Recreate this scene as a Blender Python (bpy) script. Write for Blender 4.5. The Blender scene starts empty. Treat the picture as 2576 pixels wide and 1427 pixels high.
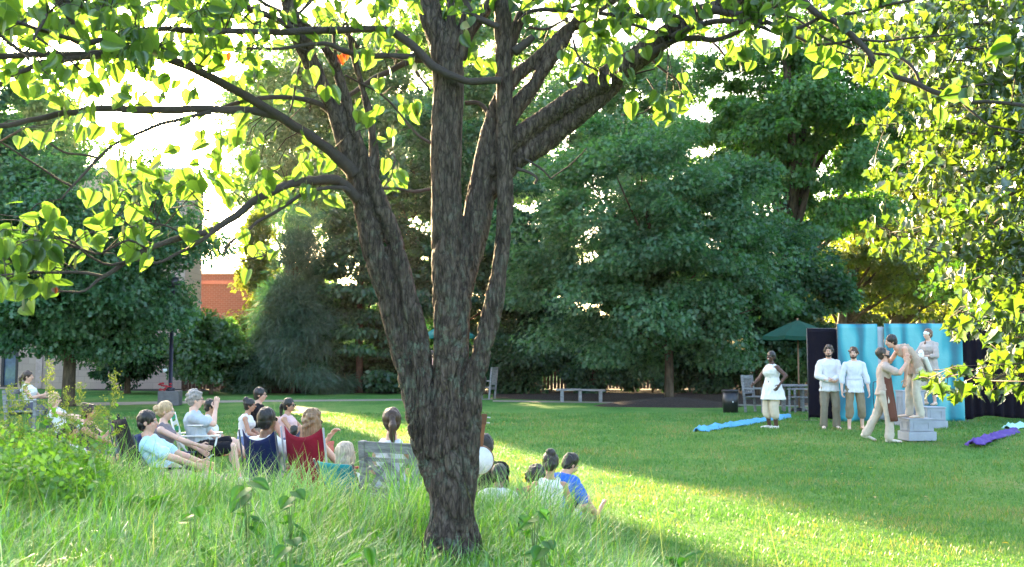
import bpy, math, random
import numpy as np
from mathutils import Vector, noise, Matrix
sc = bpy.context.scene
R = math.radians
# ---------------------------------------------------------------- camera, sky, sun, exposure
F = 2504.0; CXP = 1288.0; CYP = 713.5; HOR = 900.0; CH = 1.5
TH = math.atan((HOR - CYP) / F)
cam = bpy.data.cameras.new('camera'); camo = bpy.data.objects.new('camera', cam)
sc.collection.objects.link(camo); sc.camera = camo
cam.lens = 35.0; cam.sensor_width = 36.0; cam.clip_end = 2000; cam.clip_start = .05
camo.location = (0, 0, CH); camo.rotation_euler = (R(90) + TH, 0, 0)
cam.dof.use_dof = True; cam.dof.focus_distance = 8.0; cam.dof.aperture_fstop = 9.0
SUN_AZ = -22.8; SUN_EL = 12.4
w = bpy.data.worlds.new('World'); sc.world = w; w.use_nodes = True
nt = w.node_tree; bg = nt.nodes['Background']
sky = nt.nodes.new('ShaderNodeTexSky'); sky.sky_type = 'NISHITA'; sky.sun_disc = False
sky.sun_elevation = R(SUN_EL); sky.sun_rotation = R(SUN_AZ)
sky.air_density = 1.0; sky.dust_density = 4.0; sky.ozone_density = 1.0
nt.links.new(sky.outputs[0], bg.inputs[0]); bg.inputs[1].default_value = .105
sl = bpy.data.lights.new('sun', 'SUN'); slo = bpy.data.objects.new('sun', sl); sc.collection.objects.link(slo)
sl.energy = 5.0; sl.angle = R(.6); sl.color = (1, .72, .38)
sdir = Vector((math.sin(R(SUN_AZ)) * math.cos(R(SUN_EL)), math.cos(R(SUN_AZ)) * math.cos(R(SUN_EL)), math.sin(R(SUN_EL))))
slo.rotation_euler = sdir.to_track_quat('Z', 'Y').to_euler()
sc.view_settings.view_transform = 'Standard'; sc.view_settings.look = 'None'
sc.view_settings.exposure = 3.85; sc.view_settings.gamma = 1.0
sc.cycles.max_bounces = 8; sc.cycles.transparent_max_bounces = 6; sc.cycles.transmission_bounces = 5
sc.cycles.diffuse_bounces = 4; sc.cycles.glossy_bounces = 2; sc.cycles.sample_clamp_indirect = 6
rng = np.random.default_rng(7); random.seed(7)

# ---------------------------------------------------------------- helpers
def W(px, py, d):
    dx = (px - CXP) / F; dz = -(py - CYP) / F
    y = math.cos(TH) - dz * math.sin(TH); z = math.sin(TH) + dz * math.cos(TH); k = d / y
    return Vector((dx * k, d, CH + z * k))
def sstep(a, b, x):
    t = np.clip((x - a) / (b - a), 0, 1); return t * t * (3 - 2 * t)
def ground(x, y):                      # lawn with a slight dip near the audience, and the bank of tall grass
    x = np.asarray(x, float); y = np.asarray(y, float)
    z = -0.16 * (1 - sstep(12, 20, y))
    xb = np.interp(y, [2, 4, 5.5, 7, 8.6], [3.0, 2.3, 1.75, 1.2, .3])
    yb = np.interp(x, [-6, -3.5, -1, 0.3], [10.2, 9.6, 9.0, 8.7])
    dist = np.minimum(xb - x, yb - y)
    m = sstep(-.25, 1.3, dist)
    z = z + m * (.36 + .17 * sstep(-.9, -4.0, x))
    return z
def gz(x, y): return float(ground(x, y))
def root_loc(o):
    v = Vector((0, 0, 0))
    while o is not None: v += o.location; o = o.parent
    return v
def thing(name, label, cat, loc=(0, 0, 0), group=None):
    o = bpy.data.objects.new(name, None); sc.collection.objects.link(o); o.location = loc
    o.empty_display_size = .1
    o['label'] = label; o['category'] = cat
    if group: o['group'] = group
    return o
def mesh_obj(name, v, f, mat, parent=None, smooth=True, bev=0, label=None):
    v = np.asarray(v, dtype=np.float32).reshape(-1, 3)
    if parent is not None: v = v - np.array(root_loc(parent), dtype=np.float32)
    me = bpy.data.meshes.new(name)
    if isinstance(f, np.ndarray):
        k = f.shape[1]; n = len(f)
        me.vertices.add(len(v)); me.vertices.foreach_set('co', v.ravel())
        me.loops.add(n * k); me.loops.foreach_set('vertex_index', f.astype(np.int32).ravel())
        me.polygons.add(n); me.polygons.foreach_set('loop_start', np.arange(0, n * k, k, dtype=np.int32))
        me.update(calc_edges=True)
    else:
        me.from_pydata(v.tolist(), [], f)
    if smooth: me.polygons.foreach_set('use_smooth', np.ones(len(me.polygons), dtype=bool))
    for m in (mat if isinstance(mat, (list, tuple)) else [mat]): me.materials.append(m)
    me.update()
    o = bpy.data.objects.new(name, me); sc.collection.objects.link(o)
    if parent is not None: o.parent = parent
    if bev:
        b = o.modifiers.new('b', 'BEVEL'); b.width = bev; b.segments = 2; b.limit_method = 'ANGLE'
    if label: o['label'] = label
    return o
def tag(o, label, cat, group=None, kind=None):
    if kind: o['kind'] = kind
    if label: o['label'] = label
    if cat: o['category'] = cat
    if group: o['group'] = group
    return o
class MB:
    def __init__(s): s.v = []; s.f = []
    def add(s, v, f):
        b = len(s.v); s.v.extend([tuple(p) for p in v]); s.f.extend([[i + b for i in q] for q in f]); return s
    def box(s, c, size, ax=None):
        c = Vector(c); x, y, z = [q / 2 for q in size]
        X, Y, Z = ax if ax else (Vector((1, 0, 0)), Vector((0, 1, 0)), Vector((0, 0, 1)))
        vs = [c + X * x * i + Y * y * j + Z * z * k for i in (-1, 1) for j in (-1, 1) for k in (-1, 1)]
        return s.add(vs, [(0, 1, 3, 2), (4, 6, 7, 5), (0, 4, 5, 1), (2, 3, 7, 6), (0, 2, 6, 4), (1, 5, 7, 3)])
    def bar(s, a, b, wd, th, side=None):          # a beam from a to b
        a = Vector(a); b = Vector(b); Z = (b - a).normalized()
        sd = Vector(side) if side else (Vector((0, 0, 1)) if abs(Z.z) < .9 else Vector((1, 0, 0)))
        Y = Z.cross(sd).normalized(); X = Y.cross(Z)
        return s.box((a + b) / 2, (th, wd, (b - a).length), (X, Y, Z))
    def loft(s, rings, cap=True):
        n = len(rings[0]); b = len(s.v)
        for r in rings: s.v.extend([tuple(p) for p in r])
        for i in range(len(rings) - 1):
            for j in range(n):
                s.f.append([b + i * n + j, b + i * n + (j + 1) % n, b + (i + 1) * n + (j + 1) % n, b + (i + 1) * n + j])
        if cap:
            s.f.append([b + j for j in range(n)][::-1]); s.f.append([b + (len(rings) - 1) * n + j for j in range(n)])
        return s
    def tube(s, pts, rad, n=8):
        pts = [Vector(p) for p in pts]
        if not hasattr(rad, '__len__'): rad = [rad] * len(pts)
        u = None; rings = []
        for i, p in enumerate(pts):
            t = (pts[min(i + 1, len(pts) - 1)] - pts[max(i - 1, 0)])
            if t.length < 1e-9: t = Vector((0, 0, 1))
            t.normalize()
            if u is None:
                u = t.cross(Vector((0, 0, 1)) if abs(t.z) < .9 else Vector((1, 0, 0)))
            u = (u - t * u.dot(t)).normalized(); q = t.cross(u)
            rings.append([p + (u * math.cos(2 * math.pi * k / n) + q * math.sin(2 * math.pi * k / n)) * rad[i] for k in range(n)])
        return s.loft(rings)
    def cap(s, a, b, ra, rb, n=10, side=None, flat=1.0):   # tapered capsule, optionally flattened across side
        a = Vector(a); b = Vector(b); t = (b - a)
        L = t.length
        t = t.normalized() if L > 1e-6 else Vector((0, 0, 1))
        if side is None: side = Vector((1, 0, 0)) if abs(t.x) < .9 else Vector((0, 1, 0))
        u = Vector(side); u = (u - t * u.dot(t)).normalized(); q = t.cross(u); rings = []
        for th in (-85, -60, -30, 0): rings.append((a + t * ra * math.sin(R(th)), ra * math.cos(R(th))))
        for th in (0, 30, 60, 85): rings.append((b + t * rb * math.sin(R(th)), rb * math.cos(R(th))))
        return s.loft([[c + (u * math.cos(2 * math.pi * k / n) + q * flat * math.sin(2 * math.pi * k / n)) * r for k in range(n)] for c, r in rings])
    def ell(s, c, rx, ry, rz, ax=None, n=12, m=8):
        c = Vector(c); X, Y, Z = ax if ax else (Vector((1, 0, 0)), Vector((0, 1, 0)), Vector((0, 0, 1)))
        rings = []
        for i in range(m + 1):
            th = -math.pi / 2 * .97 + math.pi * .97 * i / m
            rings.append([c + Z * rz * math.sin(th) + X * rx * math.cos(th) * math.cos(2 * math.pi * k / n) + Y * ry * math.cos(th) * math.sin(2 * math.pi * k / n) for k in range(n)])
        return s.loft(rings)
    def build(s, name, mat, parent=None, smooth=True, bev=0, label=None):
        return mesh_obj(name, s.v, s.f, mat, parent, smooth, bev, label)
def remesh(mb, vox, smooth=3, wr=0, wf=9):
    me = bpy.data.meshes.new('t'); me.from_pydata([tuple(p) for p in mb.v], [], mb.f)
    o = bpy.data.objects.new('t', me); sc.collection.objects.link(o)
    m = o.modifiers.new('r', 'REMESH'); m.mode = 'VOXEL'; m.voxel_size = vox
    if smooth:
        q = o.modifiers.new('s', 'SMOOTH'); q.iterations = smooth; q.factor = .5
    bpy.context.view_layer.update()
    e = o.evaluated_get(bpy.context.evaluated_depsgraph_get()); m2 = e.to_mesh()
    nv = len(m2.vertices); co = np.empty(nv * 3, np.float32); m2.vertices.foreach_get('co', co); co = co.reshape(-1, 3)
    no = np.empty(nv * 3, np.float32); m2.vertices.foreach_get('normal', no); no = no.reshape(-1, 3)
    f = np.empty(len(m2.loops), np.int32); m2.loops.foreach_get('vertex_index', f); f = f.reshape(-1, 4)
    co = co.copy(); f = f.copy(); no = no.copy()
    e.to_mesh_clear(); bpy.data.objects.remove(o); bpy.data.meshes.remove(me)
    if wr:
        for i in range(nv):
            p = co[i]; co[i] += no[i] * wr * (noise.noise((p[0] * wf, p[1] * wf, p[2] * wf * .5)) + .5 * noise.noise((p[0] * wf * 2.5, p[1] * wf * 2.5, p[2] * wf * 1.1)) + .35)
    return co, f, no

# ---------------------------------------------------------------- materials
def new_mat(name):
    m = bpy.data.materials.new(name); m.use_nodes = True
    return m, m.node_tree, m.node_tree.nodes['Principled BSDF']
def ramp(nt, stops, fac):
    r = nt.nodes.new('ShaderNodeValToRGB'); e = r.color_ramp.elements
    while len(e) < len(stops): e.new(.5)
    for i, (p, c) in enumerate(stops): e[i].position = p; e[i].color = (*c, 1)
    nt.links.new(fac, r.inputs[0]); return r.outputs[0]
def nz(nt, scale, detail=4, vec=None, rough=.6):
    n = nt.nodes.new('ShaderNodeTexNoise'); n.inputs['Scale'].default_value = scale
    n.inputs['Detail'].default_value = detail; n.inputs['Roughness'].default_value = rough
    if vec is not None: nt.links.new(vec, n.inputs['Vector'])
    return n.outputs[0]
def objco(nt, sc3=(1, 1, 1)):
    t = nt.nodes.new('ShaderNodeTexCoord'); m = nt.nodes.new('ShaderNodeMapping'); m.inputs['Scale'].default_value = sc3
    nt.links.new(t.outputs['Object'], m.inputs[0]); return m.outputs[0]
def bump(nt, b, h, strength=.4, dist=.01):
    n = nt.nodes.new('ShaderNodeBump'); n.inputs['Strength'].default_value = strength; n.inputs['Distance'].default_value = dist
    nt.links.new(h, n.inputs['Height']); nt.links.new(n.outputs[0], b.inputs['Normal'])
def plain(name, col, rough=.7, var=.18, scale=6, bs=.25, bd=.01, metal=0, spec=.4, sheen=0):
    m, nt, b = new_mat(name); v = objco(nt)
    n = nz(nt, scale, 5, v)
    c = np.array(col)
    nt.links.new(ramp(nt, [(.3, tuple(c * (1 - var))), (.7, tuple(np.minimum(c * (1 + var), 1)))], n), b.inputs['Base Color'])
    b.inputs['Roughness'].default_value = rough; b.inputs['Metallic'].default_value = metal
    b.inputs['Specular IOR Level'].default_value = spec
    if sheen: b.inputs['Sheen Weight'].default_value = sheen
    if bs: bump(nt, b, nz(nt, scale * 5, 4, v), bs, bd)
    return m
def leafmat(name, stops, trans=.45, tcol=None, rough=.45, spec=.5, gl=.08, vary=.5, rw=.5):
    m, nt, b = new_mat(name); nt.nodes.remove(b)
    g = nt.nodes.new('ShaderNodeNewGeometry')
    k = nz(nt, vary, 2, objco(nt))
    hf = nt.nodes.new('ShaderNodeMath'); hf.operation = 'MULTIPLY'; hf.inputs[1].default_value = 1 - rw; nt.links.new(k, hf.inputs[0])
    mx = nt.nodes.new('ShaderNodeMath'); mx.operation = 'MULTIPLY_ADD'; nt.links.new(g.outputs['Random Per Island'], mx.inputs[0]); mx.inputs[1].default_value = rw; nt.links.new(hf.outputs[0], mx.inputs[2]); hf = mx
    col = ramp(nt, stops, hf.outputs[0])
    d = nt.nodes.new('ShaderNodeBsdfDiffuse'); nt.links.new(col, d.inputs[0])
    t = nt.nodes.new('ShaderNodeBsdfTranslucent')
    tm = nt.nodes.new('ShaderNodeMix'); tm.data_type = 'RGBA'; tm.blend_type = 'MULTIPLY'; tm.inputs[0].default_value = 1
    nt.links.new(col, tm.inputs[6]); tm.inputs[7].default_value = (*(tcol or (2.2, 2.4, .8)), 1)
    nt.links.new(tm.outputs[2], t.inputs[0])
    a = nt.nodes.new('ShaderNodeMixShader'); a.inputs[0].default_value = trans
    nt.links.new(d.outputs[0], a.inputs[1]); nt.links.new(t.outputs[0], a.inputs[2])
    s = nt.nodes.new('ShaderNodeBsdfGlossy'); s.inputs[0].default_value = (.9, .95, 1, 1); s.inputs['Roughness'].default_value = rough
    a2 = nt.nodes.new('ShaderNodeMixShader'); a2.inputs[0].default_value = gl
    nt.links.new(a.outputs[0], a2.inputs[1]); nt.links.new(s.outputs[0], a2.inputs[2])
    nt.links.new(a2.outputs[0], nt.nodes['Material Output'].inputs[0])
    return m
def barkmat(name, dark, mid, light, lichen=None, sx=14, sz=3):
    m, nt, b = new_mat(name); v = objco(nt, (sx, sx, sz)); v1 = objco(nt)
    n = nz(nt, 1.0, 8, v, .7)
    col = ramp(nt, [(.35, dark), (.52, mid), (.7, light)], n)
    if lichen:
        l = nz(nt, 11, 8, v1, .78)
        mk = nt.nodes.new('ShaderNodeMapRange'); mk.inputs[1].default_value = .51; mk.inputs[2].default_value = .57
        nt.links.new(l, mk.inputs[0])
        big = nz(nt, 1.6, 2, v1); mk2 = nt.nodes.new('ShaderNodeMapRange'); mk2.inputs[1].default_value = .36; mk2.inputs[2].default_value = .6
        nt.links.new(big, mk2.inputs[0])
        mu = nt.nodes.new('ShaderNodeMath'); mu.operation = 'MULTIPLY'; nt.links.new(mk.outputs[0], mu.inputs[0]); nt.links.new(mk2.outputs[0], mu.inputs[1])
        mu2 = nt.nodes.new('ShaderNodeMath'); mu2.operation = 'MULTIPLY'; nt.links.new(mu.outputs[0], mu2.inputs[0]); mu2.inputs[1].default_value = .85
        sx_ = nt.nodes.new('ShaderNodeSeparateXYZ'); nt.links.new(v1, sx_.inputs[0]); mz = nt.nodes.new('ShaderNodeMapRange'); mz.inputs[1].default_value = 2.4; mz.inputs[2].default_value = .8; mz.inputs[3].default_value = .18; mz.inputs[4].default_value = 1
        nt.links.new(sx_.outputs[2], mz.inputs[0]); mu3 = nt.nodes.new('ShaderNodeMath'); mu3.operation = 'MULTIPLY'; nt.links.new(mu2.outputs[0], mu3.inputs[0]); nt.links.new(mz.outputs[0], mu3.inputs[1]); mu2 = mu3
        mx = nt.nodes.new('ShaderNodeMix'); mx.data_type = 'RGBA'; nt.links.new(mu2.outputs[0], mx.inputs[0])
        nt.links.new(col, mx.inputs[6]); mx.inputs[7].default_value = (*lichen, 1); col = mx.outputs[2]
    if lichen:
        vo = nt.nodes.new('ShaderNodeTexVoronoi'); vo.feature = 'DISTANCE_TO_EDGE'; vo.inputs['Scale'].default_value = 1; wv = objco(nt, (30, 30, 8.5))
        wn = nt.nodes.new('ShaderNodeTexNoise'); wn.inputs['Scale'].default_value = .9; wn.inputs['Detail'].default_value = 5; nt.links.new(wv, wn.inputs['Vector'])
        va = nt.nodes.new('ShaderNodeVectorMath'); va.operation = 'MULTIPLY_ADD'; va.inputs[1].default_value = (1.6, 1.6, 1.6); nt.links.new(wn.outputs['Color'], va.inputs[0]); nt.links.new(wv, va.inputs[2]); nt.links.new(va.outputs[0], vo.inputs['Vector'])
        cr = nt.nodes.new('ShaderNodeMapRange'); cr.inputs[1].default_value = .0; cr.inputs[2].default_value = .16; cr.inputs[3].default_value = .50; cr.inputs[4].default_value = 1.1; cr.clamp = True; nt.links.new(vo.outputs[0], cr.inputs[0])
        cm = nt.nodes.new('ShaderNodeVectorMath'); cm.operation = 'SCALE'; nt.links.new(col, cm.inputs[0]); nt.links.new(cr.outputs[0], cm.inputs['Scale']); col = cm.outputs[0]
        hm = nt.nodes.new('ShaderNodeMath'); hm.operation = 'MULTIPLY'; nt.links.new(n, hm.inputs[0]); nt.links.new(cr.outputs[0], hm.inputs[1]); n = hm.outputs[0]
    nt.links.new(col, b.inputs['Base Color']); b.inputs['Roughness'].default_value = .85; b.inputs['Specular IOR Level'].default_value = .25
    bump(nt, b, n, .9, .02)
    return m
def cloth(name, col, **k):
    k.setdefault('rough', .9); k.setdefault('var', .08); k.setdefault('scale', 5); k.setdefault('bs', .5); k.setdefault('bd', .012); k.setdefault('spec', .15)
    return plain(name, col, **k)
_mc = {}
def C(col, kind='cloth'):
    key = (tuple(col), kind)
    if key not in _mc:
        if kind == 'cloth': _mc[key] = cloth('fabric', col)
        elif kind == 'skin':
            m = plain('skin', col, rough=.5, var=.06, scale=12, bs=.05, spec=.4)
            b = m.node_tree.nodes['Principled BSDF']; b.inputs['Subsurface Weight'].default_value = .12; b.inputs['Subsurface Scale'].default_value = .02
            _mc[key] = m
        elif kind == 'hair': _mc[key] = hairmat(col)
        elif kind == 'metal': _mc[key] = plain('painted_metal', col, rough=.35, var=.05, bs=0, spec=.5)
        elif kind == 'gloss': _mc[key] = plain('plastic', col, rough=.15, var=.03, bs=0, spec=.6)
    return _mc[key]
def hairmat(col):
    m, nt, b = new_mat('hair'); v = objco(nt, (60, 60, 9)); n = nz(nt, 1.2, 5, v); c = np.array(col)
    nt.links.new(ramp(nt, [(.3, tuple(c * .55)), (.7, tuple(np.minimum(c * 1.5, 1)))], n), b.inputs['Base Color'])
    b.inputs['Roughness'].default_value = .42; bump(nt, b, n, .9, .01); return m

WOOD = barkmat('weathered_wood', (.13, .13, .14), (.22, .22, .23), (.32, .32, .32), None, 4, 30)
BARK = barkmat('redbud_bark', (.026, .018, .014), (.076, .056, .046), (.145, .112, .094), (.13, .165, .125), 34, 9)
BARKT = barkmat('trunk_bark', (.03, .022, .016), (.08, .058, .04), (.14, .10, .07), None, 8, 2)
TWIG = plain('twig_bark', (.045, .034, .03), rough=.8, bs=.6, scale=20)

# ---------------------------------------------------------------- ground
def lawnmat():
    m, nt, b = new_mat('lawn'); v = objco(nt); v2 = objco(nt, (1, .45, 1))
    a = nz(nt, .55, 6, v2, .7); c = nz(nt, 9, 6, v2, .75)
    mx = nt.nodes.new('ShaderNodeMath'); mx.operation = 'MULTIPLY_ADD'; mx.inputs[1].default_value = .45
    nt.links.new(c, mx.inputs[0]); mm = nt.nodes.new('ShaderNodeMath'); mm.operation = 'MULTIPLY'; mm.inputs[1].default_value = .55
    nt.links.new(a, mm.inputs[0]); nt.links.new(mm.outputs[0], mx.inputs[2])
    nt.links.new(ramp(nt, [(.36, (.026, .10, .02)), (.46, (.05, .155, .03)), (.54, (.085, .185, .04)), (.64, (.18, .19, .08))], mx.outputs[0]), b.inputs['Base Color'])
    b.inputs['Roughness'].default_value = .9; b.inputs['Specular IOR Level'].default_value = .1
    bump(nt, b, nz(nt, 30, 5, v, .8), .8, .03); return m
LAWN = lawnmat()
xs = np.concatenate([[-400, -200, -100, -60], np.arange(-30, -9, 1.5), np.arange(-9, 9, .18), np.arange(9, 31, 1.5), [60, 100, 200, 400]])
ys = np.concatenate([[-60, -20, -5], np.arange(0, 13, .18), np.arange(13, 31, .6), [35, 45, 60, 90, 150, 300, 600]])
gx, gy = np.meshgrid(xs, ys); gzv = ground(gx, gy)
nx, ny = len(xs), len(ys)
ii, jj = np.meshgrid(np.arange(nx - 1), np.arange(ny - 1)); a = (jj * nx + ii).ravel()
fc = np.stack([a, a + 1, a + nx + 1, a + nx], 1)
g = mesh_obj('ground', np.stack([gx.ravel(), gy.ravel(), gzv.ravel()], 1), fc, LAWN); tag(g, 'mown green lawn with dry patches', 'lawn', kind='structure')
PATH = plain('concrete', (.20, .18, .16), rough=.9, scale=3)
MULCH = plain('mulch', (.028, .018, .015), rough=1, var=.5, scale=14, bs=1, bd=.05)
def sheet(name, pts, z, mat, label, cat):
    v = [(x, y, z) for x, y in pts]; o = mesh_obj(name, v, [list(range(len(v)))], mat, smooth=False); return tag(o, label, cat, kind='structure')
def gpt(px, py): d = CH * F / (py - HOR); return ((px - CXP) / F * d, d)
sheet('path', [gpt(180, 1013), gpt(620, 1006), gpt(1240, 1002), gpt(1240, 1005), gpt(620, 1011), gpt(180, 1021)], .004, PATH, 'pale concrete path crossing behind the audience', 'path')
sheet('path', [gpt(1240, 1006), gpt(1560, 1011), gpt(2040, 1020), gpt(2040, 1023), gpt(1560, 1014), gpt(1240, 1010)], .005, PATH, 'pale concrete path edge in front of the mulch bed', 'path')
def mound(px, py, w_, dpt, h, label):
    x, y = gpt(px, py); n = 28; v = []; f = []
    rr = np.linspace(0, 1, 8)
    for r_ in rr:
        for k in range(n):
            a_ = 2 * math.pi * k / n; q = r_ * (1 + .12 * math.sin(3 * a_ + px))
            v.append((x + w_ * q * math.cos(a_), y + dpt * q * math.sin(a_), max(-.02, h * (1 - r_ ** 1.6)) + .02 * random.random() * (1 - r_) - .01 * (r_ == 1)))
    for i in range(7):
        for k in range(n): f.append([i * n + k, i * n + (k + 1) % n, (i + 1) * n + (k + 1) % n, (i + 1) * n + k])
    tag(mesh_obj('mulch_bed', v, f, MULCH), label, 'mulch bed', kind='structure')
mound(735, 986, 1.7, 1.2, .28, 'brown mulch mound under the pine')
mound(1688, 1020, 2.3, 1.3, .26, 'brown mulch mound round the maple trunk')
sheet('mulch_bed', [gpt(460, 984), gpt(1240, 992), gpt(1240, 1002), gpt(1560, 1011), gpt(2040, 1020), gpt(2300, 1018), (22, 60), (-20, 60), (-20, 46)], .002, MULCH, 'dark mulch bed beneath the shrubs along the fence', 'mulch bed')

# ---------------------------------------------------------------- leaf scattering
def scatter(T, TF, P, A, N, S):
    T = np.asarray(T, float); TF = np.asarray(TF, int); n = len(P)
    A = A / (np.linalg.norm(A, axis=1, keepdims=True) + 1e-9)
    N = N - A * (N * A).sum(1, keepdims=True); N = N / (np.linalg.norm(N, axis=1, keepdims=True) + 1e-9)
    Wd = np.cross(A, N); S = np.asarray(S).reshape(-1, 1, 1)
    v = P[:, None, :] + S * (T[None, :, 0:1] * Wd[:, None, :] + T[None, :, 1:2] * A[:, None, :] + T[None, :, 2:3] * N[:, None, :])
    f = TF[None] + (np.arange(n) * len(T))[:, None, None]
    return v.reshape(-1, 3), f.reshape(-1, TF.shape[1])
QUAD = ([(0, 0, 0), (.34, .42, .07), (0, 1, -.08), (-.34, .42, .07)], [(0, 1, 2, 3)])
TUFT = ([(0, 0, 0), (.5, .25, .1), (.12, .45, 0), (.38, .8, -.05), (0, 1, -.12), (-.38, .8, -.05), (-.12, .45, 0), (-.5, .25, .1)],
        [(0, 1, 2, 6), (0, 6, 7, 0), (2, 3, 4, 6), (6, 4, 5, 6)])
TUFT = (TUFT[0], [(0, 1, 2), (0, 2, 6), (0, 6, 7), (2, 3, 4), (2, 4, 6), (6, 4, 5)])
NEEDLE = ([(-.04, 0, 0), (.04, 0, 0), (.02, 1, -.1), (-.02, 1, -.1)], [(0, 1, 2, 3)])
def half_leaf(outl, mid, fold=.22, droop=.3):
    vs = []; n = len(outl); m = len(mid)
    for y in mid: vs.append((0, y, -droop * y * y))
    for x, y in outl: vs.append((x, y, fold * x - droop * y * y))
    for x, y in outl: vs.append((-x, y, fold * x - droop * y * y))
    f = []
    for sgn, off in ((1, m), (-1, m + n)):
        mi = 0; 
        for i in range(n - 1):
            ym = (outl[i][1] + outl[i + 1][1]) / 2
            k = min(range(m), key=lambda q: abs(mid[q] - ym))
            while mi < k:
                f.append((mi, off + i, mi + 1)); mi += 1
            f.append((mi, off + i, off + i + 1))
        while mi < m - 1:
            f.append((mi, off + n - 1, mi + 1)); mi += 1
    return vs, f
HEART = half_leaf([(.10, -.06), (.28, -.13), (.45, -.02), (.52, .2), (.47, .45), (.3, .7), (.1, .92)], [0, .3, .6, 1.0], .12, .2)
MAPLE = half_leaf([(.15, -.03), (.34, -.10), (.30, .08), (.60, .26), (.50, .36), (.52, .50), (.28, .44), (.24, .68), (.12, .74)], [0, .3, .6, 1.0])
def unit(v): return v / (np.linalg.norm(v, axis=1, keepdims=True) + 1e-9)
def crown_points(c, rad, ncl, nleaf, rc, prof='ell', flat=.55, rg=None, low=-.95):
    """cluster centres inside the crown envelope, then leaves in each cluster"""
    r_ = rg; c = np.array(c, float); rad = np.array(rad, float); cl = []
    while len(cl) < ncl:
        p = r_.normal(size=3); p /= np.linalg.norm(p); q = p * r_.random() ** .38
        if q[2] < low: continue
        if prof == 'cone':
            h = r_.random() ** 1.3; a_ = r_.random() * 6.283; rr = (1 - h) * (.35 + .65 * r_.random() ** .5) + .04
            q = np.array([math.cos(a_) * rr, math.sin(a_) * rr, h * 2 - 1])
        elif prof == 'flat': q[2] = q[2] * (.8 if q[2] < 0 else 1)
        cl.append(c + q * rad * (1 + .12 * math.sin(5 * p[0] + 3 * p[1] * 2)))
    cl = np.array(cl); k = nleaf // ncl
    rcs = rc * (.55 + .9 * r_.random(ncl))
    u = unit(r_.normal(size=(ncl, k, 3)).reshape(-1, 3)).reshape(ncl, k, 3) * (r_.random((ncl, k, 1)) ** .45)
    off = u * rcs[:, None, None]; off[..., 2] *= flat
    off[..., 2] -= .25 * (off[..., 0] ** 2 + off[..., 1] ** 2) ** .5 * .8
    P = (cl[:, None, :] + off).reshape(-1, 3)
    outw = unit(P - c) * .7 + unit(off.reshape(-1, 3)) * .6
    return P, outw, cl
def make_tree(name, label, px, d, top_py, crown_px, trunk_w, mat, nleaf=30000, ncl=120, rc=.8, ls=.16, prof='ell', low_py=None, kind='tuft', seed=1,
              flat=.55, depth=None, bark=None, base=None, group=None, forks=10, cat='tree', droop=.5, trunk_top=.75, lean=0):
    rg = np.random.default_rng(seed)
    x = (px - CXP) / F * d; zt = W(px, top_py, d).z; zl = W(px, low_py, d).z; xc = (crown_px[0] + crown_px[1]) / 2; X = (xc - CXP) / F * d
    rx = (crown_px[1] - crown_px[0]) / 2 / F * d; rz = (zt - zl) / 2; ry = depth or rx
    g0 = base if base is not None else gz(x, d)
    t = thing(name, label, cat, (x, d, g0), group)
    P, O, cl = crown_points((X, d, (zt + zl) / 2), (rx, ry, rz), ncl, nleaf, rc, prof, flat, rg)
    P[:, 2] = np.maximum(P[:, 2], g0 + .05)
    A = O + rg.normal(size=P.shape) * .7; A[:, 2] -= droop
    N = rg.normal(size=P.shape) * .6; N[:, 2] += 1
    S = ls * (.6 + .8 * rg.random(len(P)))
    tp = {'tuft': TUFT, 'quad': QUAD, 'needle': NEEDLE}[kind]
    v, f = scatter(tp[0], tp[1], P, A, N, S)
    tr = MB(); H = (zt - g0) * trunk_top; r0 = trunk_w / 2 / F * d
    pts = [(x, d, g0 - .1), (x, d, g0 + .15), (x + .02, d, g0 + H * .3), (x + (X - x) * .4 + lean, d + .05, g0 + H * .65), (X, d, g0 + H)]
    tr.tube(pts, [r0 * 1.5, r0 * 1.1, r0 * .92, r0 * .6, r0 * .12], 10)
    idx = rg.choice(len(cl), min(forks, len(cl)), replace=False)
    for i in idx:
        e = Vector(cl[i]); hh = min(max((e.z - g0) * .55, H * .25), H * .8); tt = hh / H
        s0 = Vector((x + (X - x) * tt * .8, d, g0 + hh)); mid = (s0 + e) / 2 + Vector((rg.normal() * .2, rg.normal() * .2, .25))
        tr.tube([s0, mid, e], [r0 * .38, r0 * .22, r0 * .07], 6)
    tr.build('trunk', bark or BARKT, t)
    mesh_obj('crown', v, f, mat, t, smooth=False)
    return t
G_DARK = leafmat('dark_foliage', [(.2, (.012, .045, .026)), (.5, (.026, .080, .038)), (.8, (.045, .115, .045))], .3, (1.6, 2.0, .6), gl=.03)
G_MAPLE = leafmat('maple_foliage', [(.2, (.020, .072, .032)), (.5, (.040, .115, .052)), (.8, (.068, .155, .062))], .35, (1.8, 2.1, .6), gl=.04)
G_BLUE = leafmat('pine_needles', [(.2, (.014, .055, .036)), (.5, (.030, .095, .058)), (.8, (.05, .13, .07))], .25, (2, 2, .6), gl=.06)
G_MID = leafmat('mid_foliage', [(.2, (.020, .070, .018)), (.5, (.038, .11, .026)), (.8, (.065, .14, .030))], .40, (2.0, 2.0, .5), gl=.06)
G_GOLD = leafmat('sun_tinted_foliage', [(.2, (.05, .09, .015)), (.5, (.085, .125, .02)), (.8, (.12, .15, .028))], .60, (2.2, 1.9, .5), gl=.05)  # yellow of low backlight is put into this leaf colour
G_LOC = leafmat('locust_foliage', [(.2, (.030, .10, .030)), (.5, (.055, .15, .038)), (.8, (.09, .19, .045))], .42, (2.0, 2.1, .5), gl=.04)
G_PALE = leafmat('haze_tinted_foliage', [(.2, (.05, .12, .06)), (.5, (.09, .17, .08)), (.8, (.13, .22, .10))], .5, (1.8, 2.0, .7), gl=.06)  # paleness from haze and flare is put into this leaf colour

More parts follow.
